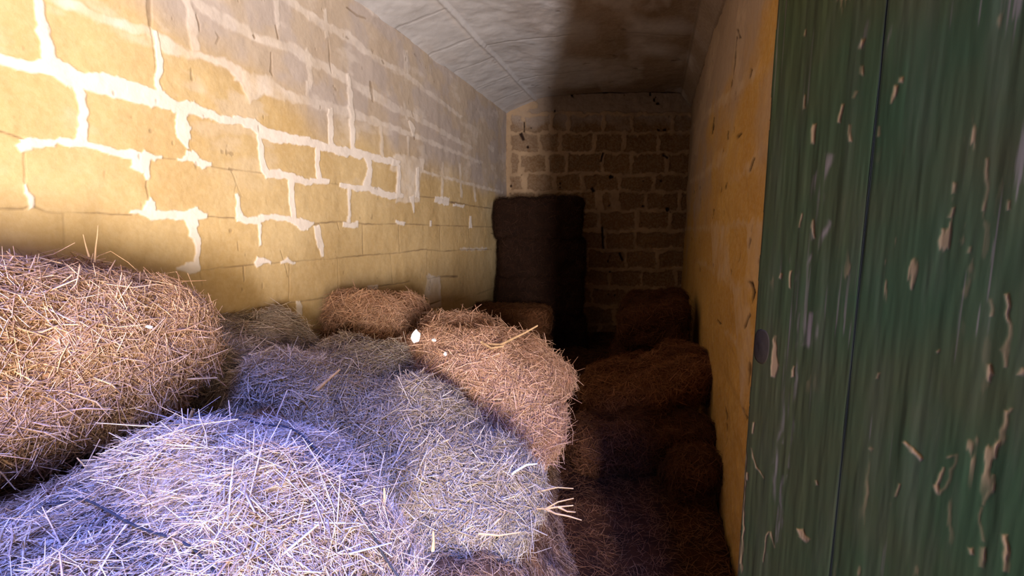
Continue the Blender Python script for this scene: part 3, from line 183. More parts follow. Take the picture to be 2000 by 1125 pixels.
BACK_MARKS = [[0,-0.283,2.971,-0.11,2.964,-0.109,3.001,-0.281,3.006],[0,-0.134,2.964,0.042,2.973,0.039,3.017,-0.136,3.0],[0,0.007,2.975,0.186,2.935,0.197,2.991,0.015,3.018],[0,0.161,2.937,0.341,2.952,0.34,2.991,0.158,2.994],[0,0.313,2.951,0.487,2.959,0.484,2.999,0.311,2.99],[0,0.462,2.957,0.636,2.974,0.632,3.009,0.458,2.998],[0,0.604,2.973,0.787,2.958,0.787,3.019,0.604,3.008],[0,0.749,2.961,0.932,2.938,0.94,2.995,0.757,3.021],[0,0.904,2.94,1.085,2.951,1.083,2.989,0.902,2.997],[0,1.055,2.95,1.235,2.962,1.227,3.013,1.05,2.987],[0,1.197,2.962,1.379,2.941,1.384,3.0,1.201,3.013],[0,1.348,2.943,1.53,2.95,1.53,2.984,1.349,3.002],[0,1.5,2.949,1.68,2.951,1.675,3.004,1.497,2.984],[0,1.648,2.949,1.827,2.961,1.825,2.998,1.645,3.002],[0,1.8,2.961,1.972,2.963,1.97,2.998,1.798,2.998],[0,1.941,2.965,2.123,2.934,2.127,2.993,1.944,2.999],[0,2.096,2.935,2.276,2.959,2.27,3.0,2.088,2.994],[0,2.241,2.959,2.42,2.94,2.421,2.99,2.243,3.0],[0,-0.286,2.688,-0.104,2.71,-0.108,2.755,-0.291,2.747],[0,-0.137,2.709,0.04,2.705,0.041,2.751,-0.136,2.754],[0,0.016,2.704,0.193,2.723,0.188,2.765,0.011,2.75],[0,0.161,2.724,0.337,2.703,0.341,2.736,0.167,2.765],[0,0.314,2.702,0.495,2.723,0.485,2.775,0.308,2.735],[0,0.459,2.721,0.639,2.714,0.641,2.763,0.461,2.773],[0,0.61,2.715,0.788,2.711,0.789,2.754,0.611,2.764],[0,0.759,2.713,0.935,2.695,0.939,2.733,0.763,2.755],[0,0.915,2.695,1.088,2.717,1.082,2.755,0.909,2.733],[0,1.06,2.716,1.235,2.706,1.236,2.747,1.061,2.754],[0,1.209,2.706,1.39,2.709,1.385,2.765,1.205,2.747],[0,1.357,2.708,1.538,2.713,1.536,2.763,1.355,2.764],[0,1.504,2.715,1.684,2.699,1.688,2.734,1.509,2.764],[0,1.663,2.699,1.837,2.729,1.827,2.768,1.655,2.734],[0,1.802,2.729,1.982,2.695,1.988,2.746,1.807,2.768],[0,1.96,2.696,2.137,2.721,2.13,2.763,1.951,2.747],[0,2.106,2.719,2.284,2.719,2.281,2.766,2.104,2.761],[0,2.254,2.718,2.435,2.72,2.431,2.774,2.251,2.765],[0,-0.29,2.429,-0.104,2.436,-0.107,2.499,-0.292,2.492],[0,-0.135,2.433,0.048,2.473,0.041,2.514,-0.145,2.495],[0,0.007,2.473,0.187,2.428,0.2,2.484,0.016,2.514],[0,0.164,2.428,0.349,2.448,0.341,2.511,0.157,2.485],[0,0.309,2.447,0.494,2.44,0.497,2.499,0.312,2.51],[0,0.464,2.44,0.646,2.463,0.643,2.502,0.459,2.499],[0,0.616,2.462,0.791,2.458,0.791,2.494,0.616,2.501],[0,0.762,2.458,0.947,2.447,0.945,2.51,0.761,2.494],[0,0.912,2.446,1.097,2.464,1.096,2.497,0.91,2.51],[0,1.068,2.463,1.243,2.471,1.239,2.509,1.066,2.496],[0,1.213,2.473,1.39,2.441,1.396,2.485,1.218,2.51],[0,1.37,2.442,1.546,2.465,1.54,2.5,1.364,2.485],[0,1.514,2.466,1.692,2.434,1.697,2.479,1.518,2.501],[0,1.672,2.433,1.847,2.47,1.84,2.503,1.662,2.479],[0,1.819,2.467,1.994,2.471,1.991,2.508,1.817,2.501],[0,1.966,2.472,2.141,2.449,2.145,2.485,1.97,2.51],[0,2.121,2.448,2.299,2.468,2.29,2.515,2.114,2.485],[0,2.263,2.466,2.449,2.45,2.449,2.514,2.263,2.515],[0,-0.293,2.191,-0.113,2.167,-0.106,2.212,-0.285,2.24],[0,-0.139,2.169,0.041,2.16,0.043,2.208,-0.137,2.215],[0,0.018,2.158,0.197,2.189,0.189,2.235,0.009,2.206],[0,0.166,2.186,0.345,2.194,0.342,2.24,0.164,2.232],[0,0.312,2.194,0.497,2.178,0.499,2.239,0.314,2.24],[0,0.46,2.181,0.646,2.163,0.652,2.212,0.468,2.242],[0,0.623,2.163,0.801,2.199,0.793,2.239,0.613,2.211],[0,0.77,2.197,0.946,2.189,0.947,2.229,0.771,2.238],[0,0.918,2.19,1.103,2.179,1.101,2.241,0.917,2.229],[0,1.07,2.179,1.254,2.196,1.252,2.23,1.067,2.24],[0,1.219,2.199,1.399,2.159,1.407,2.209,1.224,2.232],[0,1.374,2.161,1.555,2.161,1.554,2.207,1.373,2.212],[0,1.525,2.161,1.708,2.161,1.704,2.215,1.523,2.207],[0,1.676,2.16,1.86,2.163,1.856,2.22,1.673,2.214],[0,1.829,2.162,2.01,2.184,2.006,2.22,1.823,2.219],[0,1.977,2.182,2.163,2.181,2.157,2.242,1.974,2.218],[0,2.122,2.183,2.309,2.154,2.316,2.216,2.129,2.243],[0,2.284,2.154,2.468,2.182,2.458,2.235,2.273,2.217],[0,-0.292,1.934,-0.109,1.936,-0.109,1.986,-0.291,1.989],[0,-0.139,1.935,0.044,1.939,0.042,1.995,-0.141,1.986],[0,0.013,1.937,0.2,1.949,0.194,2.013,0.008,1.993],[0,0.157,1.951,0.346,1.936,0.351,1.971,0.167,2.013],[0,0.314,1.938,0.501,1.923,0.501,1.988,0.314,1.974],[0,0.468,1.922,0.654,1.95,0.651,1.984,0.463,1.987],[0,0.623,1.949,0.799,1.939,0.8,1.976,0.624,1.984],[0,0.772,1.94,0.955,1.928,0.955,1.983,0.772,1.977],[0,0.93,1.926,1.11,1.971,1.101,2.008,0.918,1.98],[0,1.073,1.969,1.255,1.939,1.26,1.991,1.078,2.007],[0,1.225,1.941,1.412,1.931,1.412,1.995,1.225,1.993],[0,1.382,1.93,1.566,1.967,1.561,2.0,1.373,1.993],[0,1.533,1.966,1.708,1.939,1.712,1.972,1.537,1.999],[0,1.688,1.94,1.864,1.94,1.862,1.977,1.686,1.974],[0,1.835,1.94,2.021,1.932,2.017,1.991,1.833,1.977],[0,1.987,1.932,2.172,1.933,2.17,1.984,1.985,1.991],[0,2.141,1.933,2.322,1.939,2.32,1.979,2.139,1.984],[0,2.295,1.938,2.474,1.944,2.469,1.988,2.291,1.978],[0,-0.291,1.668,-0.106,1.69,-0.111,1.741,-0.297,1.727],[0,-0.137,1.687,0.044,1.713,0.041,1.748,-0.142,1.738],[0,0.011,1.714,0.192,1.683,0.198,1.732,0.016,1.748],[0,0.164,1.685,0.347,1.672,0.35,1.726,0.167,1.735],[0,0.323,1.671,0.505,1.705,0.497,1.75,0.314,1.724],[0,0.468,1.705,0.65,1.676,0.657,1.727,0.474,1.75],[0,0.627,1.676,0.814,1.702,0.802,1.762,0.617,1.726],[0,0.769,1.702,0.958,1.681,0.964,1.716,0.78,1.763],[0,0.932,1.682,1.113,1.689,1.109,1.735,0.929,1.719],[0,1.082,1.689,1.263,1.68,1.264,1.724,1.084,1.735],[0,1.239,1.679,1.42,1.699,1.412,1.748,1.232,1.723],[0,1.384,1.7,1.567,1.676,1.572,1.712,1.391,1.749],[0,1.545,1.676,1.728,1.702,1.716,1.755,1.536,1.712],[0,1.688,1.702,1.873,1.672,1.88,1.722,1.696,1.755],[0,1.848,1.673,2.034,1.686,2.025,1.747,1.84,1.723],[0,1.995,1.685,2.183,1.684,2.184,1.72,1.997,1.747],[0,2.154,1.686,2.332,1.679,2.331,1.719,2.153,1.721],[0,2.306,1.678,2.493,1.691,2.482,1.752,2.299,1.717],[0,-0.295,1.415,-0.107,1.425,-0.11,1.488,-0.298,1.476],[0,-0.143,1.424,0.045,1.436,0.045,1.474,-0.143,1.487],[0,0.013,1.437,0.193,1.421,0.197,1.466,0.016,1.475],[0,0.164,1.422,0.352,1.41,0.353,1.474,0.164,1.467],[0,0.317,1.411,0.506,1.419,0.507,1.453,0.319,1.475],[0,0.476,1.418,0.66,1.426,0.654,1.478,0.472,1.452],[0,0.625,1.425,0.811,1.415,0.813,1.473,0.627,1.477],[0,0.78,1.415,0.966,1.426,0.965,1.463,0.779,1.473],[0,0.934,1.425,1.122,1.422,1.117,1.485,0.931,1.462],[0,1.086,1.422,1.274,1.419,1.274,1.478,1.086,1.484],[0,1.237,1.422,1.424,1.397,1.43,1.452,1.244,1.481],[0,1.398,1.398,1.582,1.412,1.577,1.466,1.392,1.453],[0,1.55,1.409,1.738,1.42,1.731,1.484,1.543,1.463],[0,1.7,1.419,1.889,1.412,1.888,1.477,1.7,1.483],[0,1.856,1.412,2.044,1.42,2.039,1.483,1.851,1.477],[0,2.005,1.421,2.194,1.405,2.198,1.459,2.009,1.484],[0,2.167,1.406,2.349,1.428,2.345,1.466,2.16,1.46],[0,2.317,1.428,2.499,1.41,2.5,1.456,2.318,1.466],[0,-0.291,1.16,-0.112,1.183,-0.117,1.222,-0.295,1.198],[0,-0.142,1.183,0.037,1.153,0.044,1.193,-0.135,1.222],[0,0.014,1.155,0.196,1.148,0.197,1.195,0.015,1.196],[0,0.171,1.148,0.353,1.161,0.349,1.207,0.167,1.194],[0,0.323,1.16,0.505,1.163,0.505,1.2,0.323,1.207],[0,0.475,1.162,0.666,1.157,0.661,1.223,0.472,1.2],[0,0.63,1.156,0.82,1.17,0.816,1.226,0.626,1.222],[0,0.784,1.17,0.97,1.169,0.971,1.214,0.785,1.226],[0,0.943,1.169,1.124,1.186,1.12,1.221,0.939,1.213],[0,1.089,1.189,1.275,1.136,1.286,1.197,1.095,1.223],[0,1.249,1.138,1.437,1.145,1.433,1.207,1.245,1.201],[0,1.401,1.145,1.59,1.15,1.59,1.189,1.401,1.207],[0,1.56,1.149,1.744,1.159,1.738,1.21,1.556,1.189],[0,1.71,1.158,1.9,1.15,1.898,1.217,1.708,1.209],[0,1.863,1.151,2.054,1.143,2.054,1.21,1.863,1.217],[0,2.024,1.141,2.212,1.174,2.202,1.23,2.012,1.208],[0,2.171,1.174,2.359,1.148,2.363,1.207,2.175,1.23],[0,2.329,1.15,2.518,1.151,2.514,1.213,2.326,1.21],[0,-0.301,0.885,-0.11,0.887,-0.109,0.942,-0.299,0.952],[0,-0.146,0.889,0.041,0.866,0.048,0.925,-0.14,0.944],[0,0.016,0.866,0.203,0.899,0.197,0.941,0.008,0.924],[0,0.168,0.897,0.355,0.889,0.354,0.946,0.168,0.939],[0,0.317,0.892,0.507,0.859,0.516,0.924,0.325,0.948],[0,0.482,0.859,0.67,0.893,0.663,0.941,0.472,0.924],[0,0.633,0.892,0.817,0.877,0.821,0.921,0.637,0.94],[0,0.794,0.877,0.975,0.898,0.971,0.933,0.789,0.921],[0,0.946,0.896,1.132,0.897,1.128,0.95,0.944,0.931],[0,1.097,0.898,1.284,0.875,1.289,0.93,1.102,0.951],[0,1.256,0.875,1.447,0.884,1.44,0.951,1.25,0.931],[0,1.407,0.884,1.599,0.886,1.6,0.926,1.409,0.951],[0,1.567,0.885,1.759,0.895,1.748,0.963,1.56,0.925],[0,1.712,0.897,1.905,0.858,1.916,0.923,1.724,0.964],[0,1.879,0.859,2.068,0.887,2.062,0.932,1.871,0.926],[0,2.038,0.884,2.219,0.906,2.212,0.949,2.03,0.929],[0,2.184,0.905,2.376,0.887,2.375,0.954,2.184,0.948],[0,2.336,0.891,2.529,0.864,2.535,0.925,2.343,0.957],[0,-0.303,0.661,-0.111,0.642,-0.108,0.71,-0.301,0.704],[0,-0.145,0.642,0.047,0.651,0.045,0.713,-0.147,0.71],[0,0.008,0.652,0.198,0.634,0.204,0.688,0.015,0.714],[0,0.168,0.637,0.355,0.63,0.357,0.674,0.171,0.691],[0,0.33,0.629,0.512,0.65,0.508,0.69,0.325,0.673],[0,0.486,0.647,0.667,0.667,0.663,0.703,0.482,0.687],[0,0.64,0.666,0.82,0.656,0.822,0.695,0.641,0.702],[0,0.792,0.655,0.986,0.651,0.98,0.721,0.789,0.694],[0,0.945,0.651,1.138,0.643,1.14,0.709,0.947,0.721],[0,1.101,0.646,1.293,0.63,1.297,0.69,1.105,0.711],[0,1.26,0.632,1.453,0.63,1.45,0.698,1.258,0.692],[0,1.414,0.63,1.607,0.625,1.608,0.685,1.416,0.699],[0,1.576,0.624,1.765,0.639,1.759,0.698,1.57,0.684],[0,1.729,0.638,1.918,0.633,1.918,0.688,1.729,0.697],[0,1.889,0.633,2.075,0.65,2.071,0.69,1.884,0.687],[0,2.042,0.65,2.228,0.63,2.23,0.682,2.043,0.69],[0,2.205,0.629,2.388,0.667,2.379,0.707,2.194,0.68],[0,2.353,0.667,2.537,0.632,2.542,0.675,2.359,0.707],[0,-0.305,0.386,-0.115,0.372,-0.11,0.419,-0.298,0.445],[0,-0.14,0.372,0.046,0.391,0.04,0.441,-0.145,0.419],[0,0.013,0.388,0.206,0.396,0.2,0.462,0.009,0.438],[0,0.167,0.394,0.361,0.393,0.36,0.462,0.167,0.46],[0,0.323,0.394,0.517,0.402,0.518,0.443,0.325,0.463],[0,0.479,0.405,0.669,0.363,0.678,0.427,0.485,0.446],[0,0.644,0.363,0.834,0.395,0.826,0.449,0.634,0.427],[0,0.795,0.393,0.986,0.38,0.988,0.44,0.798,0.448],[0,0.955,0.38,1.147,0.391,1.141,0.455,0.95,0.44],[0,1.105,0.393,1.297,0.359,1.306,0.419,1.115,0.456],[0,1.268,0.362,1.461,0.361,1.458,0.429,1.265,0.422],[0,1.428,0.359,1.62,0.384,1.61,0.449,1.418,0.427],[0,1.578,0.384,1.771,0.368,1.774,0.424,1.582,0.449],[0,1.745,0.368,1.932,0.399,1.921,0.455,1.734,0.423],[0,1.891,0.399,2.082,0.37,2.088,0.415,1.899,0.455],[0,2.054,0.371,2.247,0.372,2.24,0.439,2.049,0.417],[0,2.21,0.371,2.401,0.388,2.399,0.425,2.206,0.438],[0,2.37,0.388,2.554,0.383,2.552,0.427,2.369,0.425],[1,-0.301,0.096,-0.107,0.117,-0.115,0.184,-0.308,0.155],[1,-0.149,0.116,0.045,0.111,0.048,0.159,-0.144,0.183],[1,0.01,0.113,0.203,0.094,0.206,0.162,0.012,0.161],[1,0.168,0.095,0.362,0.093,0.362,0.16,0.169,0.163],[1,0.329,0.092,0.522,0.106,0.518,0.166,0.325,0.159],[1,0.486,0.105,0.677,0.11,0.676,0.165,0.485,0.165],[1,0.643,0.111,0.832,0.098,0.835,0.146,0.647,0.166],[1,0.807,0.096,0.998,0.13,0.985,0.19,0.797,0.143],[1,0.956,0.127,1.148,0.112,1.152,0.167,0.961,0.188],[1,1.118,0.114,1.307,0.115,1.306,0.159,1.118,0.169],[1,1.28,0.114,1.464,0.134,1.459,0.172,1.275,0.158],[1,1.429,0.135,1.622,0.095,1.628,0.162,1.432,0.173],[1,1.591,0.096,1.784,0.114,1.782,0.154,1.587,0.164],[1,1.747,0.115,1.94,0.09,1.941,0.155,1.748,0.155],[1,1.91,0.089,2.1,0.125,2.095,0.16,1.901,0.154],[1,2.063,0.124,2.253,0.098,2.255,0.156,2.065,0.16],[1,2.225,0.099,2.413,0.119,2.41,0.156,2.22,0.157],[1,2.384,0.119,2.566,0.114,2.565,0.151,2.384,0.155],[1,-0.306,-0.144,-0.111,-0.152,-0.113,-0.084,-0.307,-0.103],[1,-0.151,-0.151,0.044,-0.167,0.05,-0.102,-0.145,-0.083],[1,0.015,-0.167,0.207,-0.139,0.202,-0.09,0.008,-0.102],[1,0.172,-0.14,0.359,-0.147,0.362,-0.11,0.175,-0.09],[1,0.329,-0.147,0.525,-0.155,0.521,-0.084,0.327,-0.11],[1,0.484,-0.155,0.68,-0.168,0.684,-0.101,0.489,-0.084],[1,0.65,-0.168,0.843,-0.145,0.836,-0.084,0.642,-0.102],[1,0.803,-0.145,0.995,-0.167,1.0,-0.106,0.808,-0.084],[1,0.967,-0.166,1.158,-0.141,1.154,-0.099,0.961,-0.105],[1,1.124,-0.144,1.319,-0.138,1.311,-0.07,1.119,-0.102],[1,1.274,-0.135,1.471,-0.166,1.479,-0.121,1.286,-0.069],[1,1.444,-0.163,1.632,-0.158,1.628,-0.107,1.441,-0.117],[1,1.6,-0.159,1.794,-0.161,1.79,-0.095,1.596,-0.108],[1,1.76,-0.163,1.953,-0.145,1.947,-0.087,1.753,-0.097],[1,1.918,-0.147,2.108,-0.142,2.105,-0.087,1.915,-0.088],[1,2.078,-0.143,2.266,-0.128,2.262,-0.083,2.073,-0.088],[1,2.231,-0.128,2.426,-0.151,2.427,-0.082,2.231,-0.083],[1,2.393,-0.151,2.587,-0.141,2.582,-0.078,2.387,-0.082],[0,0.113,2.995,0.146,2.836,0.183,2.839,0.186,3.001],[0,0.145,2.871,0.127,2.72,0.175,2.716,0.182,2.868],[0,0.502,2.999,0.493,2.842,0.548,2.837,0.565,2.993],[0,0.494,2.871,0.501,2.717,0.546,2.717,0.549,2.871],[0,0.717,2.994,0.724,2.84,0.782,2.842,0.773,2.996],[0,0.724,2.873,0.719,2.718,0.769,2.715,0.782,2.869],[0,1.197,2.996,1.183,2.843,1.24,2.839,1.242,2.993],[0,1.184,2.873,1.18,2.717,1.24,2.715,1.241,2.871],[0,1.556,2.999,1.574,2.839,1.609,2.837,1.628,2.996],[0,1.573,2.868,1.584,2.717,1.631,2.72,1.608,2.87],[0,2.1,2.995,2.094,2.843,2.146,2.841,2.142,2.993],[0,2.095,2.872,2.093,2.719,2.141,2.716,2.147,2.868],[0,0.327,2.744,0.349,2.587,0.39,2.591,0.379,2.748],[0,0.345,2.618,0.353,2.455,0.415,2.461,0.387,2.622],[0,0.604,2.749,0.629,2.584,0.667,2.585,0.678,2.751],[0,0.629,2.623,0.603,2.458,0.677,2.454,0.667,2.621],[0,1.075,2.751,1.067,2.589,1.124,2.584,1.139,2.745],[0,1.069,2.624,1.05,2.459,1.122,2.453,1.127,2.619],[0,1.461,2.749,1.464,2.588,1.519,2.586,1.525,2.747],[0,1.465,2.62,1.46,2.462,1.508,2.458,1.52,2.616],[0,1.903,2.745,1.927,2.586,1.973,2.59,1.959,2.749],[0,1.924,2.618,1.928,2.46,1.982,2.46,1.971,2.618],[0,-0.068,2.494,-0.068,2.321,-0.016,2.319,0.001,2.491],[0,-0.066,2.355,-0.079,2.188,-0.032,2.184,-0.014,2.35],[0,0.076,2.487,0.087,2.323,0.134,2.325,0.126,2.49],[0,0.087,2.356,0.069,2.186,0.132,2.182,0.134,2.353],[0,0.44,2.488,0.448,2.323,0.499,2.324,0.493,2.49],[0,0.446,2.35,0.464,2.185,0.512,2.189,0.497,2.354],[0,0.696,2.492,0.721,2.319,0.76,2.32,0.77,2.494],[0,0.722,2.353,0.704,2.189,0.752,2.185,0.76,2.35],[0,1.186,2.494,1.183,2.323,1.24,2.319,1.251,2.489],[0,1.184,2.353,1.195,2.185,1.238,2.185,1.241,2.353],[0,1.559,2.49,1.583,2.32,1.626,2.322,1.624,2.493],[0,1.582,2.354,1.57,2.188,1.624,2.184,1.625,2.351],[0,2.041,2.489,2.054,2.323,2.099,2.323,2.095,2.489],[0,2.054,2.352,2.05,2.189,2.093,2.186,2.098,2.349],[0,0.154,2.22,0.156,2.071,0.2,2.068,0.221,2.216],[0,0.158,2.103,0.142,1.959,0.194,1.955,0.202,2.099],[0,0.536,2.22,0.549,2.068,0.594,2.068,0.608,2.219],[0,0.547,2.1,0.558,1.952,0.618,1.959,0.592,2.105],[0,0.913,2.215,0.935,2.068,0.983,2.072,0.976,2.22],[0,0.932,2.103,0.93,1.953,0.996,1.955,0.981,2.104],[0,1.406,2.213,1.429,2.068,1.482,2.074,1.462,2.219],[0,1.427,2.104,1.424,1.959,1.468,1.955,1.481,2.099],[0,1.867,2.213,1.887,2.071,1.932,2.074,1.918,2.217],[0,1.885,2.104,1.875,1.956,1.939,1.953,1.93,2.102],[0,0.308,1.985,0.322,1.826,0.373,1.829,0.362,1.988],[0,0.32,1.861,0.311,1.693,0.386,1.694,0.371,1.862],[0,0.747,1.988,0.739,1.83,0.781,1.826,0.798,1.984],[0,0.74,1.859,0.735,1.696,0.795,1.696,0.782,1.859],[0,1.12,1.989,1.145,1.823,1.183,1.825,1.191,1.991],[0,1.143,1.856,1.142,1.699,1.189,1.699,1.182,1.856],[0,1.389,1.991,1.382,1.828,1.441,1.824,1.451,1.986],[0,1.384,1.862,1.372,1.698,1.439,1.693,1.442,1.858],[0,1.782,1.987,1.78,1.828,1.834,1.827,1.826,1.986],[0,1.778,1.855,1.802,1.696,1.846,1.699,1.832,1.86],[0,2.236,1.992,2.238,1.827,2.287,1.822,2.305,1.986],[0,2.238,1.857,2.246,1.698,2.298,1.698,2.287,1.857],[0,-0.043,1.726,-0.026,1.56,0.029,1.565,0.015,1.731],[0,-0.027,1.596,-0.038,1.43,0.02,1.426,0.029,1.593],[0,0.411,1.729,0.424,1.56,0.483,1.562,0.477,1.731],[0,0.422,1.592,0.44,1.426,0.492,1.43,0.48,1.597],[0,0.871,1.726,0.875,1.564,0.922,1.565,0.914,1.727],[0,0.873,1.595,0.877,1.423,0.948,1.428,0.92,1.599],[0,1.145,1.726,1.174,1.561,1.21,1.565,1.202,1.731],[0,1.172,1.598,1.155,1.425,1.229,1.424,1.208,1.597],[0,1.651,1.73,1.671,1.559,1.729,1.561,1.722,1.733],[0,1.668,1.593,1.689,1.426,1.739,1.429,1.726,1.596],[0,2.114,1.735,2.114,1.562,2.173,1.557,2.187,1.728],[0,2.115,1.598,2.114,1.43,2.157,1.426,2.175,1.592],[0,0.173,1.459,0.188,1.298,0.233,1.3,0.233,1.462],[0,0.189,1.335,0.165,1.172,0.23,1.166,0.234,1.331],[0,0.671,1.462,0.676,1.299,0.723,1.297,0.735,1.46],[0,0.676,1.333,0.671,1.168,0.737,1.169,0.723,1.333],[0,1.235,1.457,1.264,1.298,1.302,1.301,1.292,1.462],[0,1.263,1.335,1.238,1.171,1.307,1.165,1.301,1.332],[0,1.649,1.458,1.668,1.299,1.709,1.301,1.703,1.46],[0,1.666,1.329,1.671,1.172,1.718,1.173,1.707,1.329],[0,0.052,1.203,0.04,1.034,0.099,1.032,0.097,1.202],[0,0.042,1.07,0.025,0.895,0.094,0.89,0.101,1.065],[0,0.534,1.202,0.542,1.033,0.584,1.033,0.591,1.202],[0,0.542,1.068,0.526,0.894,0.595,0.892,0.585,1.067],[0,0.995,1.203,1.008,1.032,1.048,1.032,1.056,1.203],[0,1.007,1.063,1.01,0.896,1.059,0.898,1.047,1.064],[0,1.525,1.203,1.539,1.031,1.588,1.032,1.59,1.204],[0,1.538,1.066,1.539,0.894,1.602,0.895,1.586,1.067],[0,1.945,1.203,1.975,1.028,2.027,1.031,2.02,1.208],[0,1.971,1.068,1.975,0.89,2.051,0.893,2.023,1.07],[0,0.253,0.926,0.262,0.775,0.305,0.775,0.308,0.927],[0,0.262,0.807,0.251,0.655,0.305,0.653,0.305,0.805],[0,0.816,0.925,0.827,0.775,0.874,0.777,0.866,0.927],[0,0.826,0.807,0.817,0.655,0.873,0.652,0.873,0.805],[0,1.312,0.928,1.309,0.776,1.366,0.773,1.366,0.926],[0,1.308,0.805,1.324,0.651,1.378,0.655,1.364,0.809],[0,1.764,0.928,1.764,0.778,1.801,0.775,1.814,0.924],[0,1.763,0.802,1.782,0.653,1.826,0.658,1.8,0.806],[0,2.206,0.926,2.251,0.769,2.285,0.773,2.278,0.935],[0,2.246,0.807,2.245,0.651,2.307,0.653,2.28,0.808],[0,0.036,0.684,0.042,0.521,0.102,0.525,0.088,0.687],[0,0.042,0.557,0.042,0.394,0.094,0.393,0.101,0.556],[0,0.602,0.687,0.62,0.521,0.662,0.522,0.671,0.688],[0,0.621,0.561,0.593,0.394,0.664,0.388,0.663,0.557],[0,1.064,0.681,1.087,0.525,1.121,0.528,1.109,0.685],[0,1.083,0.554,1.093,0.39,1.151,0.397,1.118,0.558],[0,1.565,0.688,1.563,0.524,1.623,0.521,1.628,0.685],[0,1.563,0.558,1.565,0.394,1.621,0.392,1.624,0.556],[0,2.041,0.683,2.041,0.527,2.085,0.526,2.084,0.682],[0,2.039,0.556,2.046,0.391,2.109,0.395,2.083,0.559],[0,0.318,0.43,0.335,0.256,0.381,0.256,0.394,0.43],[0,0.334,0.291,0.337,0.123,0.395,0.126,0.38,0.293],[0,0.885,0.424,0.911,0.258,0.952,0.262,0.942,0.429],[0,0.911,0.294,0.891,0.128,0.944,0.123,0.951,0.289],[0,1.385,0.424,1.405,0.257,1.459,0.261,1.444,0.429],[0,1.402,0.294,1.406,0.119,1.481,0.123,1.456,0.297],[0,1.886,0.427,1.904,0.256,1.962,0.259,1.953,0.43],[0,1.902,0.297,1.896,0.122,1.972,0.12,1.96,0.295],[0,0.092,0.158,0.117,-0.014,0.175,-0.009,0.168,0.165],[0,0.113,0.025,0.124,-0.147,0.197,-0.139,0.171,0.032],[0,0.694,0.159,0.692,-0.006,0.746,-0.009,0.753,0.156],[0,0.691,0.024,0.702,-0.144,0.766,-0.139,0.744,0.029],[0,1.185,0.162,1.201,-0.011,1.244,-0.012,1.261,0.16],[0,1.201,0.024,1.198,-0.137,1.244,-0.139,1.244,0.022],[0,1.7,0.162,1.699,-0.007,1.752,-0.011,1.766,0.156],[0,1.7,0.026,1.698,-0.138,1.748,-0.141,1.753,0.023],[0,2.185,0.161,2.208,-0.011,2.253,-0.011,2.259,0.161],[0,2.207,0.026,2.204,-0.14,2.263,-0.141,2.251,0.025],[0,-0.088,3.142,-0.083,1.636,-0.015,1.636,-0.006,3.142],[0,0.018,2.948,0.349,3.052,0.324,3.144,-0.018,3.086],[0,1.122,1.979,1.145,1.706,1.246,1.712,1.222,1.985],[0,1.31,1.981,1.362,1.695,1.479,1.709,1.443,1.997],[0,0.093,2.283,0.145,1.959,0.22,1.97,0.176,2.294],[2,1.205,2.481,1.179,2.36,1.199,2.355,1.232,2.475],[2,1.058,2.005,1.097,1.955,1.13,1.979,1.09,2.029],[2,1.213,1.496,1.239,1.195,1.26,1.196,1.241,1.497],[2,1.458,1.141,1.513,1.029,1.538,1.041,1.483,1.153],[2,0.098,2.724,0.139,2.634,0.171,2.646,0.136,2.739],[2,0.152,2.871,0.153,2.736,0.173,2.736,0.173,2.871],[2,2.006,2.443,2.074,2.398,2.089,2.419,2.021,2.465],[2,0.327,3.202,0.95,3.235,0.949,3.254,0.327,3.208],[2,0.932,3.234,1.755,3.254,1.754,3.273,0.931,3.254],[2,1.737,3.254,2.226,3.244,2.225,3.257,1.737,3.273]]
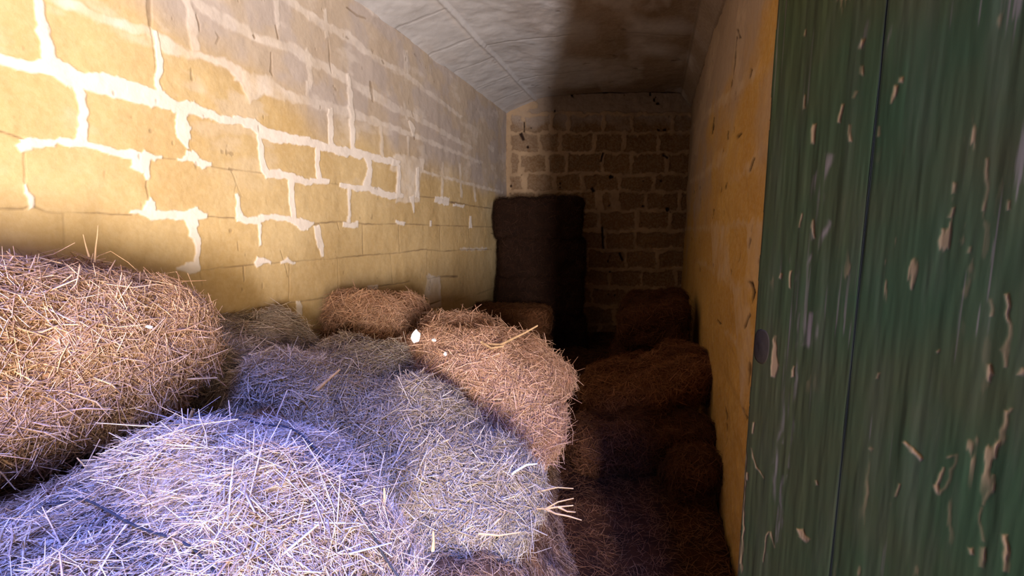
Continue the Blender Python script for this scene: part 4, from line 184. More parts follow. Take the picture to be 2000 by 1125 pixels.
DOOR_MARKS = [[0,0.063,1.867,0.06,1.858,0.066,1.854,0.066,1.865],[0,0.066,1.854,0.066,1.86,0.062,1.863,0.06,1.858],[0,0.168,1.812,0.167,1.8,0.172,1.797,0.175,1.808],[0,0.178,1.767,0.176,1.756,0.182,1.753,0.183,1.765],[0,0.236,1.735,0.235,1.728,0.24,1.726,0.241,1.733],[0,0.229,1.725,0.226,1.715,0.232,1.711,0.234,1.723],[0,0.226,1.716,0.227,1.706,0.23,1.705,0.232,1.714],[0,0.074,1.75,0.072,1.729,0.076,1.728,0.077,1.749],[0,0.165,1.732,0.162,1.723,0.165,1.721,0.169,1.729],[0,0.146,1.72,0.145,1.698,0.149,1.696,0.151,1.718],[0,0.165,1.686,0.165,1.661,0.169,1.66,0.17,1.684],[0,0.212,1.67,0.212,1.653,0.215,1.652,0.215,1.669],[0,0.097,1.697,0.097,1.668,0.104,1.666,0.103,1.695],[1,0.118,1.64,0.107,1.601,0.129,1.594,0.134,1.634],[1,0.108,1.606,0.106,1.555,0.124,1.552,0.13,1.6],[1,0.107,1.559,0.112,1.49,0.123,1.49,0.124,1.558],[0,0.107,1.526,0.107,1.512,0.114,1.511,0.113,1.526],[0,0.107,1.513,0.116,1.491,0.12,1.492,0.113,1.515],[0,0.082,1.545,0.079,1.514,0.084,1.514,0.085,1.544],[0,0.075,1.435,0.078,1.406,0.081,1.406,0.079,1.435],[0,0.355,1.608,0.353,1.578,0.356,1.577,0.357,1.608],[0,0.353,1.58,0.353,1.536,0.355,1.535,0.356,1.579],[0,0.381,1.552,0.381,1.54,0.384,1.539,0.384,1.552],[0,0.317,1.573,0.317,1.564,0.319,1.564,0.32,1.572],[0,0.314,1.51,0.314,1.491,0.316,1.491,0.316,1.51],[0,0.349,1.488,0.347,1.481,0.35,1.48,0.352,1.487],[0,0.318,1.548,0.317,1.53,0.319,1.53,0.32,1.548],[1,0.05,1.464,0.047,1.414,0.063,1.415,0.064,1.464],[0,0.054,1.428,0.052,1.416,0.058,1.415,0.06,1.428],[1,0.115,1.366,0.114,1.321,0.14,1.325,0.138,1.369],[1,0.115,1.331,0.114,1.303,0.128,1.302,0.141,1.329],[0,0.056,1.307,0.055,1.278,0.064,1.28,0.062,1.308],[0,0.055,1.281,0.054,1.24,0.069,1.244,0.064,1.283],[0,0.054,1.245,0.056,1.22,0.063,1.221,0.069,1.248],[0,0.099,1.234,0.102,1.247,0.096,1.247,0.093,1.233],[0,0.101,1.244,0.103,1.255,0.101,1.255,0.096,1.244],[0,0.393,1.426,0.397,1.392,0.4,1.393,0.397,1.427],[0,0.397,1.395,0.396,1.383,0.399,1.383,0.4,1.394],[0,0.396,1.385,0.394,1.366,0.4,1.366,0.399,1.385],[0,0.394,1.368,0.397,1.346,0.399,1.346,0.4,1.369],[0,0.374,1.423,0.373,1.405,0.376,1.404,0.377,1.423],[0,0.381,1.339,0.386,1.328,0.39,1.332,0.384,1.342],[0,0.385,1.331,0.388,1.32,0.39,1.32,0.389,1.333],[0,0.412,1.349,0.411,1.341,0.416,1.341,0.417,1.348],[0,0.326,1.348,0.323,1.343,0.325,1.342,0.328,1.347],[0,0.251,1.289,0.251,1.279,0.254,1.28,0.254,1.29],[0,0.406,1.285,0.405,1.262,0.409,1.263,0.408,1.285],[0,0.405,1.264,0.404,1.234,0.41,1.235,0.409,1.265],[0,0.404,1.236,0.406,1.217,0.409,1.218,0.409,1.238],[0,0.408,1.279,0.412,1.289,0.411,1.29,0.407,1.28],[0,0.294,1.193,0.304,1.179,0.309,1.185,0.297,1.197],[0,0.303,1.18,0.313,1.176,0.315,1.183,0.306,1.186],[0,0.31,1.177,0.316,1.173,0.319,1.178,0.314,1.183],[0,0.247,1.162,0.252,1.158,0.255,1.163,0.249,1.166],[0,0.346,1.173,0.344,1.146,0.348,1.148,0.348,1.173],[0,0.343,1.147,0.352,1.134,0.356,1.139,0.347,1.152],[0,0.355,1.136,0.358,1.152,0.356,1.152,0.351,1.136],[0,0.358,1.15,0.357,1.205,0.355,1.204,0.356,1.149],[0,0.297,1.129,0.296,1.105,0.298,1.106,0.299,1.13],[0,0.402,1.193,0.399,1.167,0.406,1.17,0.405,1.194],[0,0.399,1.171,0.4,1.147,0.403,1.148,0.406,1.173],[0,0.423,1.124,0.424,1.105,0.429,1.108,0.427,1.127],[0,0.424,1.107,0.426,1.081,0.43,1.083,0.429,1.11],[0,0.401,1.095,0.401,1.077,0.407,1.08,0.405,1.097],[0,0.401,1.08,0.401,1.066,0.405,1.067,0.407,1.083],[0,0.399,1.144,0.402,1.104,0.404,1.105,0.401,1.145],[0,0.391,1.086,0.393,1.078,0.395,1.08,0.394,1.089],[0,0.167,1.059,0.17,1.05,0.174,1.054,0.17,1.062],[0,0.137,0.948,0.145,0.937,0.152,0.943,0.146,0.956],[0,0.144,0.937,0.155,0.934,0.161,0.944,0.149,0.946],[0,0.014,1.109,0.013,1.084,0.018,1.085,0.019,1.111],[0,0.009,0.986,0.007,0.97,0.013,0.973,0.015,0.988],[0,0.016,1.047,0.031,1.012,0.034,1.014,0.019,1.048],[0,0.03,1.012,0.049,1.004,0.05,1.006,0.032,1.016],[0,0.004,1.029,0.004,0.885,0.008,0.887,0.006,1.031],[0,0.004,0.887,0.003,0.773,0.007,0.776,0.008,0.889],[0,0.347,1.194,0.357,1.203,0.356,1.205,0.347,1.195],[1,0.084,1.347,0.083,1.162,0.086,1.163,0.086,1.348],[1,0.083,1.164,0.072,1.05,0.074,1.051,0.086,1.165],[1,0.101,1.36,0.105,1.232,0.108,1.232,0.104,1.361],[1,0.105,1.234,0.099,1.054,0.102,1.055,0.108,1.234],[1,0.069,1.094,0.081,0.989,0.086,0.992,0.072,1.096],[1,0.081,0.992,0.087,0.87,0.091,0.873,0.086,0.994],[1,0.095,1.032,0.096,0.888,0.1,0.89,0.098,1.034],[0,0.074,0.898,0.066,0.867,0.069,0.868,0.077,0.899],[0,0.066,0.869,0.064,0.825,0.066,0.826,0.069,0.871],[0,0.074,0.897,0.092,0.868,0.095,0.871,0.077,0.899],[1,0.022,0.802,0.024,0.782,0.03,0.786,0.028,0.806],[1,0.075,0.847,0.078,0.829,0.083,0.833,0.082,0.852],[1,0.101,1.222,0.09,1.092,0.092,1.092,0.104,1.223],[1,0.143,1.523,0.092,1.425,0.095,1.424,0.15,1.519],[1,0.174,1.834,0.167,1.804,0.174,1.799,0.178,1.831],[1,0.215,1.81,0.21,1.774,0.215,1.771,0.218,1.809]]

def paint(S, Z, marks, seed, soft=.0035, jag=.009):
    """rasterise the traced mortar ribbons (wall metres) on a grid S (1d), Z (1d) -> dict of masks"""
    n, m = len(S), len(Z)
    out = np.zeros((3, n, m), np.float32)
    for q in marks:
        k = q[0]; P = np.array(q[1:]).reshape(4, 2); pad = .05
        i0, i1 = np.searchsorted(S, (P[:, 0].min() - pad, P[:, 0].max() + pad))
        j0, j1 = np.searchsorted(Z, (P[:, 1].min() - pad, P[:, 1].max() + pad))
        if i1 <= i0 or j1 <= j0: continue
        s, z = np.meshgrid(S[i0:i1], Z[j0:j1], indexing='ij')
        jj = jag if k < 2 else jag * .25
        s2 = s + jj * fbm2(s * 22, z * 22, seed, 3); z2 = z + jj * fbm2(s * 22, z * 22, seed + 9, 3)
        d = np.full(s.shape, 9.0)
        for i in range(4):
            a, b = P[i], P[(i + 1) % 4]; e = b - a; l = np.hypot(*e)
            if l < 1e-6: continue
            d = np.minimum(d, ((e[0]) * (z2 - a[1]) - (e[1]) * (s2 - a[0])) / l)
        sf = soft * (2.6 if k == 1 else 1)
        v = sstep(-sf, sf, d)
        out[k, i0:i1, j0:j1] = np.maximum(out[k, i0:i1, j0:j1], v)
    return out

def grid_wall(name, S, Z, pos, H, mk, mat, back):
    """pos(s, z, h) -> xyz ; H relief ; back = wall thickness; closed slab"""
    n, m = len(S), len(Z)
    s, z = np.meshgrid(S, Z, indexing='ij')
    V = pos(s, z, H).reshape(-1, 3)
    idx = np.arange(n * m).reshape(n, m)
    F = np.stack([idx[:-1, :-1], idx[1:, :-1], idx[1:, 1:], idx[:-1, 1:]], -1).reshape(-1, 4)
    c = np.array([[S[0], Z[0]], [S[-1], Z[0]], [S[-1], Z[-1]], [S[0], Z[-1]]])
    B = pos(c[:, 0], c[:, 1], np.full(4, -back)); nb = len(V)
    V = np.vstack([V, B])
    k = [idx[0, 0], idx[-1, 0], idx[-1, -1], idx[0, -1]]
    F = np.vstack([F, [[nb + 3, nb + 2, nb + 1, nb]]] + [[[k[i], nb + i, nb + (i + 1) % 4, k[(i + 1) % 4]]] for i in range(4)])
    A = np.vstack([mk.reshape(-1, 3), np.zeros((4, 3))])
    o = mesh_np(name, V, F, mat, {'marks': A})
    return tag(o, kind='structure')

NRM = math.hypot(1, .302)
def left_pos(s, z, h):      # s runs along the wall, s = 0 level with the camera
    y = s / NRM; return np.stack([-2.0 + .302 * y + h / NRM, y - .302 * h / NRM, z + 0 * y], -1)
def right_pos(s, z, h):
    y = s / NRM; return np.stack([.427 + .302 * y - h / NRM, y + .302 * h / NRM, z + 0 * y], -1)
def back_pos(s, z, h): return np.stack([s, 6.4 - h + 0 * s, z + 0 * s], -1)

# left wall: large pale-pointed limestone blocks, upper courses greyed by old limewash
S = np.concatenate([np.linspace(.1, 1.4, 120), np.linspace(1.405, 3.2, 520), np.linspace(3.21, 6.75, 420)])
Z = np.concatenate([np.linspace(0, .8, 60), np.linspace(.805, 2.98, 520)])
s, z = np.meshgrid(S, Z, indexing='ij')
mk = paint(S, Z, LEFT_MARKS, 11)
# unpainted courses carry on below the hay and beside the doorway as hairline joints
low = np.zeros_like(s)
for zz in (.20, .47, .74): low = np.maximum(low, 1 - sstep(.002, .006, np.abs(z - zz + .006 * noise2(s * 3, z * 0, 5))))
edge = .33 * fbm2(s * 2.3, z * 2.3, 21, 5)
u = s / NRM
wline = np.interp(u, [0, 1.5, 2.0, 2.5, 4, 6], [2.5, 2.42, 2.22, 2.10, 1.95, 1.76])      # height at which the limewash begins
wash = .85 * sstep(-.06, .26, z - wline + .30 * edge)
wash *= .72 + .28 * sstep(-.4, .3, fbm2(s * 5, z * 5, 77, 4))
mort = np.maximum(mk[0], .66 * mk[1] * (.85 + .35 * fbm2(s * 12, z * 12, 31, 3)))
mort = mort * (1 - .30 * sstep(.3, .8, wash))
smear = .30 * sstep(.25, .8, fbm2(s * 4, z * 9, 52, 5)) * sstep(1.5, 2.2, z) 
mort = np.clip(np.maximum(mort, smear), 0, 1)
crk = np.maximum(mk[2] * (.55 + .35 * noise2(s * 9, z * 9, 17)), low * .5) * (1 - .9 * mk[0])
pit = sstep(1.1, 1.3, fbm2(s * 26, z * 14, 91, 3)) * .4
crk = np.clip(np.maximum(crk, pit), 0, 1)
H = .010 * fbm2(s * 1.5, z * 1.5, 3, 3) + .0018 * fbm2(s * 14, z * 14, 6, 4) + .004 * mk[0] + .002 * mk[1] - .005 * crk
grid_wall('wall_left', S, Z, left_pos, H, np.stack([mort, wash, crk], -1), STONE_L, .3)

# right wall: ochre blocks under worn limewash
S = np.concatenate([np.linspace(1.06, 3.4, 400), np.linspace(3.42, 6.95, 180)])
Z = np.linspace(0, 3.12, 480)
s, z = np.meshgrid(S, Z, indexing='ij')
mk = paint(S, Z, RIGHT_MARKS, 15, soft=.008, jag=.02)
wash = .85 * sstep(-.3, .7, (z - 2.05) * .9 + .25 * (s - 2.2) * .5 + .5 * fbm2(s * 2, z * 2.6, 41, 5))
mort = np.clip(np.maximum(.9 * mk[0], .55 * mk[1] * (.7 + .5 * fbm2(s * 9, z * 9, 31, 3))), 0, 1)
pit = sstep(1.0, 1.2, fbm2(s * 12, z * 8, 95, 3)) * .7
crk = np.clip(np.maximum(mk[2], pit), 0, 1)
H = .012 * fbm2(s * 1.7, z * 1.7, 23, 3) + .005 * fbm2(s * 12, z * 12, 26, 4) + .003 * mk[1] - .012 * crk
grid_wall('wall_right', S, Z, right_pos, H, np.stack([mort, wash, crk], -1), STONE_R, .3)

# back wall: small courses with wide crumbly joints
S = np.linspace(-.35, 2.75, 420); Z = np.linspace(0, 3.34, 460)
s, z = np.meshgrid(S, Z, indexing='ij')
mk = paint(S, Z, BACK_MARKS, 19, soft=.009, jag=.016)
mort = np.clip(np.maximum(mk[0], .5 * mk[1]) * (.75 + .25 * fbm2(s * 8, z * 8, 33, 3)), 0, 1)
crk = np.clip(mk[2] + sstep(1.05, 1.25, fbm2(s * 9, z * 9, 99, 3)), 0, 1)
wash = .18 * sstep(.9, 0, s + .3 * fbm2(s * 3, z * 3, 61)) * sstep(1.2, 2.4, z)
wash = np.maximum(wash, .6 * sstep(2.75, 3.0, z + .12 * fbm2(s * 4, z * 4, 62)))
H = .014 * fbm2(s * 2, z * 2, 43, 3) + .012 * (mk[0]) - .02 * crk + .006 * fbm2(s * 14, z * 14, 46, 3)
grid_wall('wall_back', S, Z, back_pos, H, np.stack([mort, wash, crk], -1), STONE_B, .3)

# ceiling: stone slabs, with sloping corbel courses along both side walls
prof = np.array([(-.03, 1.43), (.0, 1.455), (.03, 1.475), (.20, 1.548), (.355, 1.612), (.375, 1.612), (.40, 1.645), (.60, 1.685), (1.0, 1.72),
                 (1.4, 1.738), (1.8, 1.742), (2.15, 1.735), (2.27, 1.722), (2.29, 1.70), (2.37, 1.60), (2.41, 1.55), (2.46, 1.53)])
t = np.linspace(0, 1, 260); pl = np.concatenate([[0], np.cumsum(np.hypot(*np.diff(prof, axis=0).T))]); pl /= pl[-1]
PX = np.interp(t, pl, prof[:, 0]); PZ = np.interp(t, pl, prof[:, 1]) + CH
Y = np.linspace(.05, 6.5, 520)
yy, px = np.meshgrid(Y, PX, indexing='ij'); pz = np.tile(PZ, (len(Y), 1))
bump = .010 * fbm2(px * 1.8, yy * 1.8, 71, 3) + .004 * fbm2(px * 9, yy * 9, 75, 4)
crk = np.zeros_like(yy)
for y0 in (1.1, 1.62, 2.15, 2.66, 3.2, 3.72, 4.25, 4.75, 5.3, 5.85):               # joints between corbel stones
    w = .004 + .003 * noise2(px * 9, yy * 0 + y0, 4)
    j = 1 - sstep(w, w + .008, np.abs(yy - y0 - .10 * px + .02 * noise2(px * 7, yy * 3, 8)))
    crk = np.maximum(crk, .35 * j * (px < .38))
for y0 in (1.4, 2.35, 3.45, 4.55, 5.6):                                            # joints between ceiling slabs
    j = 1 - sstep(.004, .016, np.abs(yy - y0 - .03 * noise2(px * 3, yy * 2, 12)))
    crk = np.maximum(crk, .4 * j * (px > .38) * sstep(-.6, .2, noise2(px * 2.1, yy * 0 + y0, 14)))
crk = np.maximum(crk, .22 * (1 - sstep(.004, .014, np.abs(px - .366))))
crk = np.maximum(crk, .6 * (1 - sstep(.004, .014, np.abs(px - 2.285))))
crk = np.maximum(crk, .7 * sstep(1.1, 1.35, fbm2(px * 6, yy * 6, 83, 3)))
mort = .5 * sstep(.2, .8, fbm2(px * 3, yy * 1.4, 85, 4)) + .6 * (1 - sstep(.0, .035, np.abs(px - .345 + .012 * noise2(yy * 9, px, 3))))
wash = sstep(.0, .9, fbm2(px * 1.2, yy * .9, 87, 3) + .3 + 1.2 * sstep(1.2, .3, px) - .7 * sstep(1.0, 1.6, px))  # pale wash dropped towards the right: the shade there is painted into the colour
V = np.stack([-2.0 + .302 * yy + px, yy, pz - bump + .012 * crk], -1).reshape(-1, 3)
n, m = yy.shape; idx = np.arange(n * m).reshape(n, m)
F = np.stack([idx[:-1, :-1], idx[:-1, 1:], idx[1:, 1:], idx[1:, :-1]], -1).reshape(-1, 4)
top = V[[idx[0, 0], idx[0, -1], idx[-1, -1], idx[-1, 0]]].copy(); top[:, 2] = CH + 2.05
nb = len(V); V = np.vstack([V, top]); kk = [idx[0, 0], idx[0, -1], idx[-1, -1], idx[-1, 0]]
F = np.vstack([F, [[nb, nb + 1, nb + 2, nb + 3]]])
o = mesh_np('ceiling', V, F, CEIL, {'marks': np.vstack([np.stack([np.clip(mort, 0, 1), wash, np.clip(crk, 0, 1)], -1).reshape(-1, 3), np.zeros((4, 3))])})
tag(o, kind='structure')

def box(name, lo, hi, mat, parent=None, kind=None, bevel=0):
    x0, y0, z0 = lo; x1, y1, z1 = hi
    V = [(x0, y0, z0), (x1, y0, z0), (x1, y1, z0), (x0, y1, z0), (x0, y0, z1), (x1, y0, z1), (x1, y1, z1), (x0, y1, z1)]
    F = [(0, 3, 2, 1), (4, 5, 6, 7), (0, 1, 5, 4), (1, 2, 6, 5), (2, 3, 7, 6), (3, 0, 4, 7)]
    o = mesh_np(name, V, F, mat, smooth=False, parent=parent)
    if bevel:
        b = o.modifiers.new('bevel', 'BEVEL'); b.width = bevel; b.segments = 2
    if kind: o['kind'] = kind
    return o

# front wall around the doorway the photograph is taken through (one closed mesh: two jambs and lintel)
def front_wall():
    V = []; F = []
    def add(lo, hi):
        b = len(V); x0, y0, z0 = lo; x1, y1, z1 = hi
        V.extend([(x0, y0, z0), (x1, y0, z0), (x1, y1, z0), (x0, y1, z0), (x0, y0, z1), (x1, y0, z1), (x1, y1, z1), (x0, y1, z1)])
        F.extend([[b + i for i in q] for q in ((0, 3, 2, 1), (4, 5, 6, 7), (0, 1, 5, 4), (1, 2, 6, 5), (2, 3, 7, 6), (3, 0, 4, 7))])
    add((-2.6, -.32, 0), (-.95, .10, 3.6)); add((.80, -.32, 0), (1.35, 1.05, 3.6)); add((-.95, -.32, 2.96), (.80, .10, 3.6))
    return tag(mesh_np('wall_front', V, F, RENDER, smooth=False), kind='structure')
front_wall()
box('trim_1', (-.95, -.34, 0), (.80, .06, .012), RENDER, kind='structure')          # worn stone threshold

# floor, undulating trodden earth and chaff
X = np.linspace(-2.4, 2.8, 260); Y = np.linspace(-.32, 6.6, 340)
xx, yy = np.meshgrid(X, Y, indexing='ij')
zz = .010 * fbm2(xx * 2, yy * 2, 101, 5) - .012
V = np.stack([xx, yy, zz], -1).reshape(-1, 3); n, m = xx.shape; idx = np.arange(n * m).reshape(n, m)
F = np.stack([idx[:-1, :-1], idx[1:, :-1], idx[1:, 1:], idx[:-1, 1:]], -1).reshape(-1, 4)
tag(mesh_np('floor', V, F, FLOOR), kind='structure')

# ------------------------------------------------------------------ green plank door leaf, hinged on the right jamb
DN = math.hypot(.3, 1)
def door_pos(u, z, h):      # u from the free edge back towards the hinge ; h towards the room side we see
    y = .95 - u / DN; x = .505 + .3 * u / DN
    return np.stack([x - h / DN, y - .3 * h / DN, z + 0 * u], -1)
def door_mat():
    k = Nodes('flaking_green_paint')
    m = k.split(k.attr('marks'))
    v = k.scaled((1, 1, .12))
    c = k.mix(k.ramp(k.noise(3.0, 4), .35, .7), (.024, .023, .006), (.012, .024, .007))  # greens darkened to put the shade of the unlit face into the paint
    c = k.mix(k.mix(.4, (0, 0, 0), k.ramp(k.noise(24, 5, .6, v), .50, .74)), c, (.036, .035, .018))
    c = k.mix(m[1], c, (.075, .06, .042))
    c = k.mix(m[0], c, (.135, .085, .036))
    c = k.mix(m[2], c, (.010, .012, .008))
    k.l(c, k.b.inputs['Base Color']); k.b.inputs['Roughness'].default_value = .75; k.b.inputs['Specular IOR Level'].default_value = .12
    k.bump(k.noise(60, 6, .6, v), .25, .0015)
    return k.m
GREEN = door_mat()
door = bpy.data.objects.new('door_1', None); col.objects.link(door)
door.location = (.505 + .3 * .80 / DN, .95 - .80 / DN, 0); tag(door, 'green painted plank door leaf with flaking scratched paint, standing open on the right', kind='structure')
DM = Matrix.Translation(-Vector(door.location))
DW = .8
edges = [0, .207, .45, .63, DW]
Zd = np.concatenate([np.linspace(.025, 2.1, 1050), np.linspace(2.11, 2.93, 60)])
for i in range(4):
    a, b = edges[i] + (.0008 if i else 0), edges[i + 1] - .0008
    U = np.linspace(a, b, 150 if i < 2 else 60)
    u, z = np.meshgrid(U, Zd, indexing='ij')
    mk = paint(U, Zd, DOOR_MARKS, 55 + i, soft=.0022, jag=.006)
    fl = sstep(.72, .98, fbm2(u * 60, z * 11, 58, 4)) * sstep(-.1, .5, fbm2(u * 7, z * 4, 59, 3))
    fine = sstep(.80, 1.05, fbm2(u * 190, z * 5, 68, 3)) * sstep(-.2, .6, fbm2(u * 9, z * 3, 69, 3) + .4 * sstep(.16, .0, u))
    R = np.clip(np.maximum(mk[0] * (.35 + .65 * sstep(-.5, .3, fbm2(u * 130, z * 16, 74, 3))), .65 * fl), 0, 1); G = np.clip(np.maximum(mk[1] * sstep(-.3, .7, fbm2(u * 150, z * 9, 73, 3)), .7 * fine), 0, 1)
    ed = np.minimum(u - a, b - u)
    B = 1 - sstep(.0, .0022, ed)
    if i == 0: B = B * (u > .1); R = np.maximum(R, .6 * (u < .002) * (fbm2(u * 0, z * 12, 3) > -.1))
    hh = .0008 * fbm2(u * 60, z * 5, 60, 3) - .0012 * R - .0006 * (1 - sstep(0, .004, ed))
    P = door_pos(u, z, hh).reshape(-1, 3)
    P[:, 2] += .003 * i
    n, m = u.shape; idx = np.arange(n * m).reshape(n, m)
    F = np.stack([idx[:-1, :-1], idx[:-1, 1:], idx[1:, 1:], idx[1:, :-1]], -1).reshape(-1, 4)
    c = np.array([[a, Zd[0]], [a, Zd[-1]], [b, Zd[-1]], [b, Zd[0]]]); Bk = door_pos(c[:, 0], c[:, 1], np.full(4, -.032)); Bk[:, 2] += .003 * i
    nb = len(P); kk = [idx[0, 0], idx[0, -1], idx[-1, -1], idx[-1, 0]]
    P = np.vstack([P, Bk]); F = np.vstack([F, [[nb + 3, nb + 2, nb + 1, nb]]] + [[[kk[j], nb + j, nb + (j + 1) % 4, kk[(j + 1) % 4]]] for j in range(4)])
    P -= np.array(door.location)
    mesh_np('plank', P, F, GREEN, {'marks': np.vstack([np.stack([R, G, B], -1).reshape(-1, 3), np.zeros((4, 3))])}, parent=door)
def rot_door_box(name, u0, u1, z0, z1, h0, h1, mat, bevel=.002):
    P = []
    for h in (h0, h1):
        for (u, z) in ((u0, z0), (u1, z0), (u1, z1), (u0, z1)):
            P.append(door_pos(np.array(u), np.array(z), np.array(h)))
    P = np.array(P) - np.array(door.location)
    F = [(0, 1, 2, 3), (7, 6, 5, 4), (0, 4, 5, 1), (1, 5, 6, 2), (2, 6, 7, 3), (3, 7, 4, 0)]
    o = mesh_np(name, P, F, mat, smooth=False, parent=door)
    b = o.modifiers.new('bevel', 'BEVEL'); b.width = bevel; b.segments = 2
    return o
for zc in (.35, 1.45, 2.6): rot_door_box('ledge', .03, DW - .03, zc - .06, zc + .06, -.055, -.032, GREEN)
def latch():
    # round-headed rusty latch plate with a raised rib, set by the free edge
    n = 36; rings = [(1.0, 0.0), (1.0, .0008), (.9, .0014), (.45, .0016), (.30, .0024), (.12, .0026)]
    V = []; F = []
    for r, h in rings:
        for i in range(n):
            a = 2 * math.pi * i / n
            uu = .0215 + .019 * r * np.sign(math.cos(a)) * abs(math.cos(a)) ** .8; z = .0 + .036 * r * np.sign(math.sin(a)) * abs(math.sin(a)) ** .8
            V.append((door_pos(np.array(uu), np.array(LZ + z), np.array(h)) - np.array(door.location)))
    for k in range(len(rings) - 1):
        for i in range(n): F.append((k * n + i, k * n + (i + 1) % n, (k + 1) * n + (i + 1) % n, (k + 1) * n + i))
    b = (len(rings) - 1) * n
    for i in range(0, n // 2 - 1): F.append((b + i, b + i + 1, b + n - 2 - i, b + n - 1 - i))
    mesh_np('latch_plate', V, F, IRON, parent=door)['label'] = 'dark rusty latch plate'
LZ = CH - .246
latch()
for zc in (.35, 2.6): rot_door_box('hinge', DW - .20, DW + .01, zc - .02, zc + .02, 0, .006, IRON)

# ------------------------------------------------------------------ hay
def blade_mesh(P, T, N, L, W, C, r, bend=.25, sides=3):
    """straw stalks: three rings of a thin 3-sided tube along a bent axis"""
    n = len(P)
    Sd = np.cross(T, N); Sd /= np.linalg.norm(Sd, axis=1, keepdims=True) + 1e-9
    Up = np.cross(Sd, T)
    bd = (r.normal(0, bend, (n, 1))) ; bs = r.normal(0, bend, (n, 1))
    V = np.zeros((n, 3, 3, 3)); L_ = L[:, None]; W_ = W[:, None]
    for k, (t, tw) in enumerate(((-.5, .8), (0, 1), (.5, .55))):
        c = P + T * L_ * t + (Up * bd + Sd * bs) * L_ * (t * t - .12)
        for s in range(3):
            a = 2 * math.pi * s / 3 + .5
            V[:, k, s] = c + (Sd * math.cos(a) + Up * math.sin(a) * .55) * W_ * .5 * tw
    base = np.arange(n)[:, None] * 9
    F = []
    for k in (0, 1):
        for s in range(3):
            F.append(base + np.array([[k * 3 + s, k * 3 + (s + 1) % 3, (k + 1) * 3 + (s + 1) % 3, (k + 1) * 3 + s]]))
    F = np.stack(F, 1).reshape(-1, 4)
    Cv = np.repeat(C, 9, axis=0)
    return V.reshape(-1, 3), F, Cv

def unit(v): return v / (np.linalg.norm(v, axis=-1, keepdims=True) + 1e-9)
PAL = np.array([(.56, .46, .40), (.44, .34, .28), (.68, .59, .50), (.34, .25, .19), (.50, .42, .32), (.62, .54, .50)])

def cube_grid(n):
    a = np.linspace(-1, 1, n); u, v = np.meshgrid(a, a, indexing='ij'); o = np.ones_like(u)
    fs = [np.stack(q, -1) for q in ((o, u, v), (-o, v, u), (v, o, u), (u, -o, v), (u, v, o), (v, u, -o))]
    V = np.concatenate([f.reshape(-1, 3) for f in fs]); F = []
    idx = np.arange(n * n).reshape(n, n)
    q = np.stack([idx[:-1, :-1], idx[1:, :-1], idx[1:, 1:], idx[:-1, 1:]], -1).reshape(-1, 4)
    F = np.concatenate([q + k * n * n for k in range(6)])
    return V, F

class Bale:
    def __init__(s, dims, seed, p=4.5, lump=.05, sag=0.0):
        s.h = np.array(dims) / 2; s.seed = seed; s.p = p; s.lump = lump; s.sag = sag
    def surf(s, c):
        q = c / (np.sum(np.abs(c) ** s.p, -1, keepdims=True) ** (1 / s.p)) * s.h
        nrm = unit(np.sign(c) * np.abs(c) ** (s.p - 1) / s.h)
        k = fbm3(q[:, 0] * 5, q[:, 1] * 5, q[:, 2] * 5, s.seed, 4) * s.lump
        fl = .010 * noise3(q[:, 0] * 26, q[:, 1] * 4, q[:, 2] * 4, s.seed + 50)        # pressed flakes along the bale
        q = q + nrm * (k + fl)[:, None]
        q[:, 2] -= s.sag * (q[:, 0] / s.h[0]) ** 2
        return q, nrm

